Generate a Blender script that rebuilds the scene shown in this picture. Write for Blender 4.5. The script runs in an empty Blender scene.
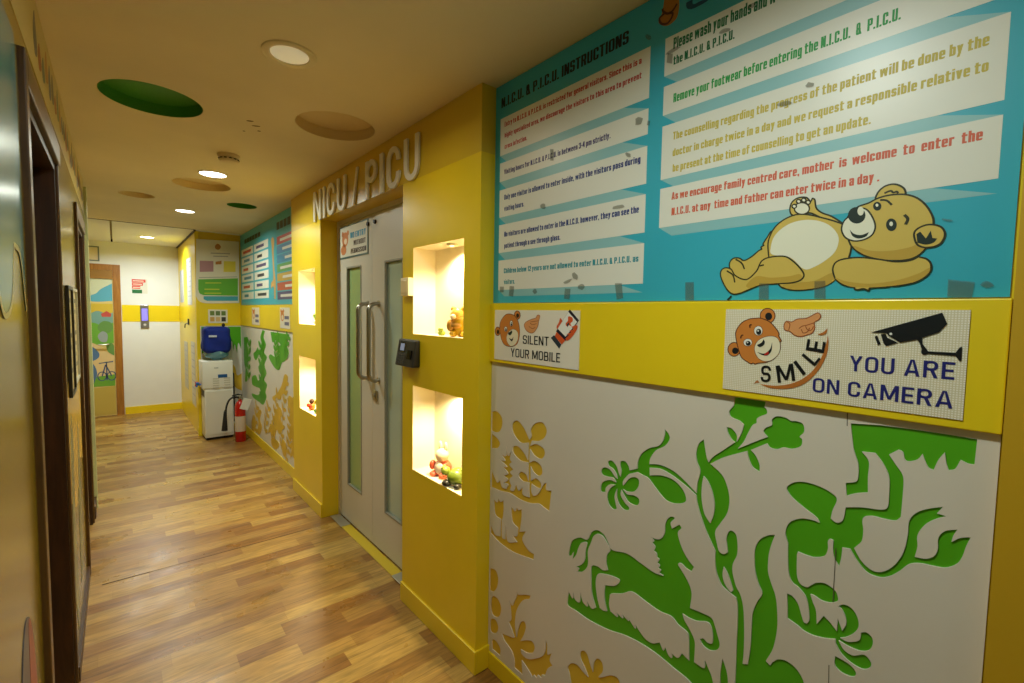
import bpy, bmesh, math, random
from mathutils import Vector, Matrix
from mathutils.geometry import delaunay_2d_cdt
random.seed(7)
sc = bpy.context.scene
EXPOSURE = 0.0
COL = sc.collection

# ------------------------------------------------------------------ survey of the place (metres)
W, WP, H = 1.184, 1.112, 2.412        # right wall, pillar face, ceiling height
A = -0.16                              # left wall
YEND, YALC, XDUCT = 8.515, 6.56, 0.72  # end wall, alcove wall, duct side
YA, YB, YC, YD = 1.511, 2.169, 3.411, 4.118   # near pillar, far pillar
ZH = 2.15                              # lintel underside
XD = 1.232                             # face of the double door
F, YAW, PITCH, ROLL, CH = 465.042, 0.70515, 0.05943, 0.016325, 1.5121
fw = Vector((math.sin(YAW)*math.cos(PITCH), math.cos(YAW)*math.cos(PITCH), -math.sin(PITCH)))
r0 = Vector((math.cos(YAW), -math.sin(YAW), 0)); u0 = r0.cross(fw)
r2 = r0*math.cos(ROLL)+u0*math.sin(ROLL); u2 = u0*math.cos(ROLL)-r0*math.sin(ROLL)
EYE = Vector((0, 0, CH))

class Plane:
    """a flat surface of the place; local s (right), t (up), n (towards the room)"""
    def __init__(s, kind, at): s.kind, s.at = kind, at
    def w(p, s, t, n=0.0):
        k, a = p.kind, p.at
        if k == 'right': return Vector((a-n, -s, t))
        if k == 'left': return Vector((a+n, s, t))
        if k == 'end': return Vector((s, a-n, t))
        if k == 'back': return Vector((-s, a+n, t))
        if k == 'floor': return Vector((s, t, a+n))
        if k == 'ceil': return Vector((s, -t, a-n))
    def px(p, u, v, n=0.0):
        """where the sight line of a surveyed photo point meets this surface -> (s,t)"""
        d = fw*F + r2*(u-512) - u2*(v-341.5)
        k = p.kind
        ax = {'right':0,'left':0,'end':1,'back':1,'floor':2,'ceil':2}[k]
        sg = -1 if k in ('right','end','ceil') else 1
        q = EYE + d*((p.at+sg*n-EYE[ax])/d[ax])
        return {'right':(-q.y,q.z),'left':(q.y,q.z),'end':(q.x,q.z),'back':(-q.x,q.z),'floor':(q.x,q.y),'ceil':(q.x,-q.y)}[k]

PW = Plane('right', W); PP = Plane('right', WP); PDR = Plane('right', XD)
PL = Plane('left', A); PE = Plane('end', YEND); PA = Plane('end', YALC); PC = Plane('ceil', H); PF = Plane('floor', 0.0)
PDU = Plane('right', XDUCT)

# ------------------------------------------------------------------ materials
def lin(c):
    c /= 255.0
    return c/12.92 if c <= 0.04045 else ((c+0.055)/1.055)**2.4
def rgb(c): return (lin(c[0]), lin(c[1]), lin(c[2]), 1)
_M = {}
def M(c, rough=0.5, spec=0.4, metal=0.0, noise=0.0, nscale=6.0, bump=0.0, trans=0.0, alpha=1.0, coat=0.0, name=None):
    key = (tuple(c), rough, spec, metal, noise, nscale, bump, trans, alpha, coat)
    if key in _M: return _M[key]
    m = bpy.data.materials.new(name or 'paint_%d_%d_%d' % tuple(c)); m.use_nodes = True
    nt = m.node_tree; b = nt.nodes['Principled BSDF']
    b.inputs['Base Color'].default_value = rgb(c); b.inputs['Roughness'].default_value = rough
    b.inputs['Specular IOR Level'].default_value = spec; b.inputs['Metallic'].default_value = metal
    b.inputs['Transmission Weight'].default_value = trans; b.inputs['Alpha'].default_value = alpha
    b.inputs['Coat Weight'].default_value = coat
    if noise or bump:
        tc = nt.nodes.new('ShaderNodeTexCoord'); nz = nt.nodes.new('ShaderNodeTexNoise')
        nz.inputs['Scale'].default_value = nscale; nz.inputs['Detail'].default_value = 5
        nt.links.new(tc.outputs['Object'], nz.inputs['Vector'])
        if noise:
            mr = nt.nodes.new('ShaderNodeMapRange'); mr.inputs['From Min'].default_value = .3; mr.inputs['From Max'].default_value = .7
            mr.inputs['To Min'].default_value = 1-noise; mr.inputs['To Max'].default_value = 1+noise*0.4
            mx = nt.nodes.new('ShaderNodeMix'); mx.data_type = 'RGBA'; mx.blend_type = 'MULTIPLY'; mx.inputs[0].default_value = 1
            mx.inputs[6].default_value = rgb(c)
            nt.links.new(nz.outputs['Fac'], mr.inputs['Value']); nt.links.new(mr.outputs[0], mx.inputs[7])
            nt.links.new(mx.outputs[2], b.inputs['Base Color'])
        if bump:
            bp = nt.nodes.new('ShaderNodeBump'); bp.inputs['Strength'].default_value = bump; bp.inputs['Distance'].default_value = .01
            nt.links.new(nz.outputs['Fac'], bp.inputs['Height']); nt.links.new(bp.outputs[0], b.inputs['Normal'])
    _M[key] = m; return m
def EM(c, strength, name):
    m = bpy.data.materials.new(name); m.use_nodes = True; b = m.node_tree.nodes['Principled BSDF']
    b.inputs['Base Color'].default_value = rgb(c); b.inputs['Emission Color'].default_value = rgb(c); b.inputs['Emission Strength'].default_value = strength
    return m
def wood(c1, c2, rough=.4, sc_=(3, 3, .35), name='wood'):
    m = bpy.data.materials.new(name); m.use_nodes = True; nt = m.node_tree; b = nt.nodes['Principled BSDF']
    tc = nt.nodes.new('ShaderNodeTexCoord'); mp = nt.nodes.new('ShaderNodeMapping'); mp.inputs['Scale'].default_value = sc_
    nz = nt.nodes.new('ShaderNodeTexNoise'); nz.inputs['Scale'].default_value = 14; nz.inputs['Detail'].default_value = 6; nz.inputs['Distortion'].default_value = .6
    cr = nt.nodes.new('ShaderNodeValToRGB'); cr.color_ramp.elements[0].color = rgb(c1); cr.color_ramp.elements[1].color = rgb(c2)
    cr.color_ramp.elements[0].position = .35; cr.color_ramp.elements[1].position = .7
    nt.links.new(tc.outputs['Object'], mp.inputs[0]); nt.links.new(mp.outputs[0], nz.inputs['Vector']); nt.links.new(nz.outputs['Fac'], cr.inputs[0])
    nt.links.new(cr.outputs[0], b.inputs['Base Color']); b.inputs['Roughness'].default_value = rough
    return m

YEL = (238, 208, 28)
m_yel = M(YEL, .32, .45, noise=.05, nscale=3, name='yellow laminate')
m_yel2 = M((222, 194, 30), .35, .4, noise=.06, nscale=2.5, name='yellow wall paint')
m_ochre = M((216, 184, 44), .3, .45, noise=.06, nscale=2.5, name='ochre laminate')
m_white = M((226, 222, 212), .42, .4, noise=.04, nscale=2, name='white board')
m_ceil = M((226, 212, 176), .7, .2, noise=.09, nscale=1.6, name='cream ceiling paint')
m_ceilw = M((232, 230, 222), .6, .3, name='white ceiling paint')
m_green = M((84, 172, 26), .4, .4, noise=.05, nscale=8, name='green acrylic')
m_gold = M((222, 184, 54), .4, .4, noise=.05, nscale=8, name='gold acrylic')
m_teal = M((56, 172, 192), .33, .5, noise=.06, nscale=2.2, name='teal print')
m_strip = M((226, 224, 210), .36, .45, name='strip print')
m_fold = M((140, 190, 192), .36, .45, name='fold print'); m_fold2 = M((112, 176, 182), .36, .45, name='fold print dark')
m_black = M((16, 16, 18), .4, .4); m_navy = M((34, 36, 110), .4, .4)
m_cream = M((244, 234, 204), .5, .3, name='niche cream')
m_steel = M((176, 172, 160), .28, .5, metal=1.0, name='brushed steel')
m_door = M((208, 205, 192), .4, .4, noise=.03, nscale=2, name='door laminate')
m_frost = M((176, 200, 188), .12, .6, noise=.05, nscale=3, name='frosted glass')
m_frost2 = M((158, 188, 128), .15, .6, name='frosted glass reflection tint')  # pane greens stand in for the reflection of the opposite wall
m_dkwood = wood((48, 28, 14), (70, 42, 20), .4, name='dark walnut')
m_casing = wood((110, 72, 30), (142, 96, 42), .35, name='brown casing')
m_endcase = wood((150, 98, 34), (176, 120, 50), .4, name='teak casing')

def floor_mat():
    m = bpy.data.materials.new('strip laminate floor'); m.use_nodes = True; nt = m.node_tree; b = nt.nodes['Principled BSDF']; L = nt.links.new
    tc = nt.nodes.new('ShaderNodeTexCoord')
    br = nt.nodes.new('ShaderNodeTexBrick'); br.offset = .41; br.offset_frequency = 2; br.squash = 1
    br.inputs['Color1'].default_value = (0, 0, 0, 1); br.inputs['Color2'].default_value = (1, 1, 1, 1); br.inputs['Mortar'].default_value = (.35, .35, .35, 1)
    br.inputs['Scale'].default_value = 1; br.inputs['Mortar Size'].default_value = .0008; br.inputs['Mortar Smooth'].default_value = .3; br.inputs['Bias'].default_value = -.1
    br.inputs['Brick Width'].default_value = .46; br.inputs['Row Height'].default_value = .094
    # random shift of every row so that the joints do not line up
    sx = nt.nodes.new('ShaderNodeSeparateXYZ'); dv = nt.nodes.new('ShaderNodeMath'); dv.operation = 'DIVIDE'; dv.inputs[1].default_value = .094
    fl = nt.nodes.new('ShaderNodeMath'); fl.operation = 'FLOOR'; wn = nt.nodes.new('ShaderNodeTexWhiteNoise'); wn.noise_dimensions = '1D'
    ml = nt.nodes.new('ShaderNodeMath'); ml.operation = 'MULTIPLY'; ml.inputs[1].default_value = .4; ad = nt.nodes.new('ShaderNodeMath'); ad.operation = 'ADD'
    cb = nt.nodes.new('ShaderNodeCombineXYZ')
    L(tc.outputs['Object'], sx.inputs[0]); L(sx.outputs[1], dv.inputs[0]); L(dv.outputs[0], fl.inputs[0]); L(fl.outputs[0], wn.inputs['W'])
    L(wn.outputs['Value'], ml.inputs[0]); L(ml.outputs[0], ad.inputs[0]); L(sx.outputs[0], ad.inputs[1]); L(ad.outputs[0], cb.inputs[0]); L(sx.outputs[1], cb.inputs[1])
    L(cb.outputs[0], br.inputs['Vector'])
    cr = nt.nodes.new('ShaderNodeValToRGB'); e = cr.color_ramp.elements
    e[0].color = rgb((146, 102, 46)); e[0].position = .05; e[1].color = rgb((194, 158, 84)); e[1].position = .95
    x = cr.color_ramp.elements.new(.3); x.color = rgb((158, 116, 54)); x = cr.color_ramp.elements.new(.6); x.color = rgb((178, 138, 68))
    L(br.outputs['Color'], cr.inputs[0])
    mp = nt.nodes.new('ShaderNodeMapping'); mp.inputs['Scale'].default_value = (2.6, 22, 1)
    nz = nt.nodes.new('ShaderNodeTexNoise'); nz.inputs['Scale'].default_value = 2.4; nz.inputs['Detail'].default_value = 7; nz.inputs['Distortion'].default_value = 1.0
    L(cb.outputs[0], mp.inputs[0]); L(mp.outputs[0], nz.inputs['Vector'])
    mr = nt.nodes.new('ShaderNodeMapRange'); mr.inputs['From Min'].default_value = .3; mr.inputs['From Max'].default_value = .7; mr.inputs['To Min'].default_value = .62; mr.inputs['To Max'].default_value = 1.14
    L(nz.outputs['Fac'], mr.inputs['Value'])
    mx = nt.nodes.new('ShaderNodeMix'); mx.data_type = 'RGBA'; mx.blend_type = 'MULTIPLY'; mx.inputs[0].default_value = 1
    L(cr.outputs[0], mx.inputs[6]); L(mr.outputs[0], mx.inputs[7])
    # joints of the boards (three strips each)
    br2 = nt.nodes.new('ShaderNodeTexBrick'); br2.inputs['Scale'].default_value = 1; br2.inputs['Brick Width'].default_value = 40; br2.inputs['Row Height'].default_value = .282
    br2.inputs['Mortar Size'].default_value = .0012; br2.inputs['Color1'].default_value = br2.inputs['Color2'].default_value = (1, 1, 1, 1); br2.inputs['Mortar'].default_value = (.45, .4, .35, 1)
    mp2 = nt.nodes.new('ShaderNodeMapping'); mp2.inputs['Location'].default_value = (17, .05, 0); L(tc.outputs['Object'], mp2.inputs[0]); L(mp2.outputs[0], br2.inputs['Vector'])
    mx2 = nt.nodes.new('ShaderNodeMix'); mx2.data_type = 'RGBA'; mx2.blend_type = 'MULTIPLY'; mx2.inputs[0].default_value = 1
    L(mx.outputs[2], mx2.inputs[6]); L(br2.outputs['Color'], mx2.inputs[7]); L(mx2.outputs[2], b.inputs['Base Color'])
    n2 = nt.nodes.new('ShaderNodeTexNoise'); n2.inputs['Scale'].default_value = 5; n2.inputs['Detail'].default_value = 6
    L(tc.outputs['Object'], n2.inputs['Vector'])
    m2 = nt.nodes.new('ShaderNodeMapRange'); m2.inputs['From Min'].default_value = .3; m2.inputs['From Max'].default_value = .7; m2.inputs['To Min'].default_value = .24; m2.inputs['To Max'].default_value = .42
    L(n2.outputs['Fac'], m2.inputs['Value']); L(m2.outputs[0], b.inputs['Roughness'])
    return m

# ------------------------------------------------------------------ mesh helpers
class MB:
    def __init__(s): s.v, s.f, s.sm = [], [], []
    def add(s, vs, fs, smooth=False):
        k = len(s.v); s.v += [Vector(p) for p in vs]; s.f += [tuple(i+k for i in q) for q in fs]; s.sm += [smooth]*len(fs); return s
    def bm(s, b, mat=None, smooth=False):
        b.verts.index_update()
        vs = [(mat @ p.co) if mat else p.co.copy() for p in b.verts]; fs = [[q.index for q in f.verts] for f in b.faces]; b.free()
        return s.add(vs, fs, smooth)
    def box(s, lo, hi, bev=0.0, seg=2):
        b = bmesh.new(); bmesh.ops.create_cube(b, size=1)
        lo, hi = Vector(lo), Vector(hi)
        for p in b.verts:
            p.co = Vector((lo[i] if p.co[i] < 0 else hi[i] for i in range(3)))
        if bev: bmesh.ops.bevel(b, geom=b.edges[:], offset=bev, segments=seg, affect='EDGES', profile=.5)
        return s.bm(b, None, bool(bev and seg > 2))
    def ball(s, c, r, seg=20, rot=None):
        b = bmesh.new(); bmesh.ops.create_uvsphere(b, u_segments=seg, v_segments=max(8, seg//2+2), radius=1)
        r = (r, r, r) if isinstance(r, (int, float)) else r
        m = Matrix.Translation(c) @ (rot.to_4x4() if rot else Matrix()) @ Matrix.Diagonal((r[0], r[1], r[2], 1))
        return s.bm(b, m, True)
    def tube(s, pts, r, seg=10, cap=True):
        pts = [Vector(p) for p in pts]; n = len(pts); rr = r if isinstance(r, (list, tuple)) else [r]*n
        vs, fs = [], []; up = Vector((.13, .31, .94)).normalized(); prev = None
        for i, p in enumerate(pts):
            t = (pts[min(i+1, n-1)]-pts[max(i-1, 0)]).normalized()
            if prev is None:
                a = t.cross(up); a = a if a.length > .1 else t.cross(Vector((1, 0, 0)))
            else: a = prev - t*prev.dot(t)
            a.normalize(); prev = a; bb = t.cross(a)
            for k in range(seg):
                w = 2*math.pi*k/seg; vs.append(p+(a*math.cos(w)+bb*math.sin(w))*rr[i])
        for i in range(n-1):
            for k in range(seg):
                fs.append((i*seg+k, i*seg+(k+1) % seg, (i+1)*seg+(k+1) % seg, (i+1)*seg+k))
        if cap: fs.append(tuple(range(seg-1, -1, -1))); fs.append(tuple((n-1)*seg+k for k in range(seg)))
        return s.add(vs, fs, True)
    def lathe(s, c, prof, seg=32, axis='z', flip=False):
        vs, fs = [], []; n = len(prof); c = Vector(c)
        for (r, h) in prof:
            for k in range(seg):
                w = 2*math.pi*k/seg; x, y = r*math.cos(w), r*math.sin(w)
                vs.append(c+(Vector((x, y, h)) if axis == 'z' else Vector((x, h, y)) if axis == 'y' else Vector((h, x, y))))
        for i in range(n-1):
            for k in range(seg):
                q = (i*seg+k, i*seg+(k+1) % seg, (i+1)*seg+(k+1) % seg, (i+1)*seg+k); fs.append(q[::-1] if flip else q)
        return s.add(vs, fs, True)
    def build(s, name, mat, parent=None, label=None, kind=None):
        return link(name, s.v, s.f, s.sm, mat, parent, label, kind)

_LOC = {}
def wloc(o): return _LOC.get(o, Vector((0, 0, 0)))
def link(name, v, f, sm, mat, parent=None, label=None, kind=None):
    off = wloc(parent) if parent else Vector((0, 0, 0))
    me = bpy.data.meshes.new(name); me.from_pydata([p-off for p in v], [], f)
    if any(sm): me.polygons.foreach_set('use_smooth', sm)
    me.materials.append(mat); me.update()
    b = bmesh.new(); b.from_mesh(me); bmesh.ops.remove_doubles(b, verts=b.verts[:], dist=1e-6); b.to_mesh(me); b.free()
    if any(sm):
        try: me.set_sharp_from_angle(angle=math.radians(40))
        except Exception: pass
    o = bpy.data.objects.new(name, me); COL.objects.link(o)
    if parent: o.parent = parent; _LOC[o] = off
    if label: o['label'] = label
    if kind: o['kind'] = kind
    return o
def thing(name, label, cat, loc=(0, 0, 0), group=None):
    o = bpy.data.objects.new(name, None); o.empty_display_size = .05; COL.objects.link(o); o.location = loc; _LOC[o] = Vector(loc)
    return tag(o, label, cat, group)
def tag(o, label, cat, group=None):
    o['label'] = label; o['category'] = cat
    if group: o['group'] = group
    return o
def struct(o): o['kind'] = 'structure'; return o

# ------------------------------------------------------------------ outlines
def parse(txt):
    out = []
    for w in txt.replace('\n', ' ').split():
        c = w.endswith('!'); x, y = w.rstrip('!').split(','); out.append((float(x), float(y), c))
    return out
def spline(pts, steps=5, closed=True):
    """smooth curve through (x,y,corner) points"""
    n = len(pts); out = []
    P = [Vector(p[:2]) for p in pts]; C = [p[2] for p in pts]
    for i in range(n if closed else n-1):
        j = (i+1) % n; a, b = P[i], P[j]
        ta = (b-a) if (C[i] or (not closed and i == 0)) else (b-P[i-1])*.5
        tb = (b-a) if (C[j] or (not closed and j == n-1)) else (P[(j+1) % n]-a)*.5
        L_ = (b-a).length
        for t_ in (ta, tb):
            if t_.length > 1.6*L_ and t_.length > 0: t_ *= 1.6*L_/t_.length
        k = 1 if (C[i] and C[j]) else steps
        for q in range(k):
            t = q/k; t2, t3 = t*t, t*t*t
            out.append(a*(2*t3-3*t2+1)+ta*(t3-2*t2+t)+b*(-2*t3+3*t2)+tb*(t3-t2))
    if not closed: out.append(P[-1])
    return out
class Crop:
    """a survey window: window coordinates -> photo point -> surface coordinates"""
    def __init__(s, plane, x0, y0, k, n=0.0, ky=None): s.p, s.x0, s.y0, s.k, s.n, s.ky = plane, x0, y0, k, n, ky or k
    def st(s, x, y): return Vector(s.p.px(s.x0+x/s.k, s.y0+y/s.ky, s.n))
    def pts(s, txt): return [(*s.st(x, y), c) for x, y, c in parse(txt)]
    def loop(s, txt, steps=5, closed=True): return spline(s.pts(txt), steps, closed)
def multi(*segs):
    """one outline whose points come from several windows"""
    pts = []
    for c, txt in segs: pts += c.pts(txt)
    return spline(pts, 5)
def ell(c, rx, ry, a=0.0, n=28):
    ca, sa = math.cos(a), math.sin(a)
    return [Vector((c[0]+rx*math.cos(w)*ca-ry*math.sin(w)*sa, c[1]+rx*math.cos(w)*sa+ry*math.sin(w)*ca)) for w in [2*math.pi*k/n for k in range(n)]]
def cell(crop, x, y, rx, ry, n=24):
    return [crop.st(x+rx*math.cos(2*math.pi*k/n), y+ry*math.sin(2*math.pi*k/n)) for k in range(n)]
def rect(s0, t0, s1, t1): return [Vector((s0, t0)), Vector((s1, t0)), Vector((s1, t1)), Vector((s0, t1))]
def rrect(s0, t0, s1, t1, r, n=5):
    o = []
    for cx, cy, a in ((s1-r, t0+r, -90), (s1-r, t1-r, 0), (s0+r, t1-r, 90), (s0+r, t0+r, 180)):
        for k in range(n+1):
            w = math.radians(a+90*k/n); o.append(Vector((cx+r*math.cos(w), cy+r*math.sin(w))))
    return o
def fill(loops):
    vs, es, fs = [], [], []
    for lp in loops:
        k = len(vs); vs += [Vector((p[0], p[1])) for p in lp]; fs.append(list(range(k, k+len(lp))))
    r = delaunay_2d_cdt(vs, es, fs, 5, 1e-6)
    return r[0], r[2]
def plate(mb, plane, loops, n0, n1):
    """solid plate with the given outlines (inner outlines become holes), from depth n0 to its face n1"""
    V, T = fill(loops); k = len(V)
    cnt = {}; tri = []
    for t in T:
        a = sum(V[t[i]].x*V[t[(i+1) % len(t)]].y-V[t[(i+1) % len(t)]].x*V[t[i]].y for i in range(len(t)))
        t = list(t) if a > 0 else list(t)[::-1]; tri.append(tuple(t))
        for i in range(len(t)):
            e = (t[i], t[(i+1) % len(t)]); cnt[e] = cnt.get(e, 0)+1
    vs = [plane.w(p.x, p.y, n1) for p in V]; fs = list(tri)
    if abs(n1-n0) > 1e-7:
        vs += [plane.w(p.x, p.y, n0) for p in V]
        for (a, b) in cnt:
            if (b, a) not in cnt: fs.append((b, a, a+k, b+k))
    return mb.add(vs, fs)
def stroke(mb, plane, pts, w, n, closed=False):
    """drawn line of width w lying on a surface"""
    P = [Vector(p) for p in pts]; m = len(P); vs, fs = [], []
    for i, p in enumerate(P):
        a = P[i-1] if (i or closed) else p; b = P[(i+1) % m] if (i < m-1 or closed) else p
        t = (b-a); t = t.normalized() if t.length > 1e-9 else Vector((1, 0)); q = Vector((-t.y, t.x))*w/2
        vs += [plane.w(*(p+q), n), plane.w(*(p-q), n)]
    for i in range(m if closed else m-1):
        j = (i+1) % m; fs.append((2*i+1, 2*j+1, 2*j, 2*i))
    return mb.add(vs, fs)
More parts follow.
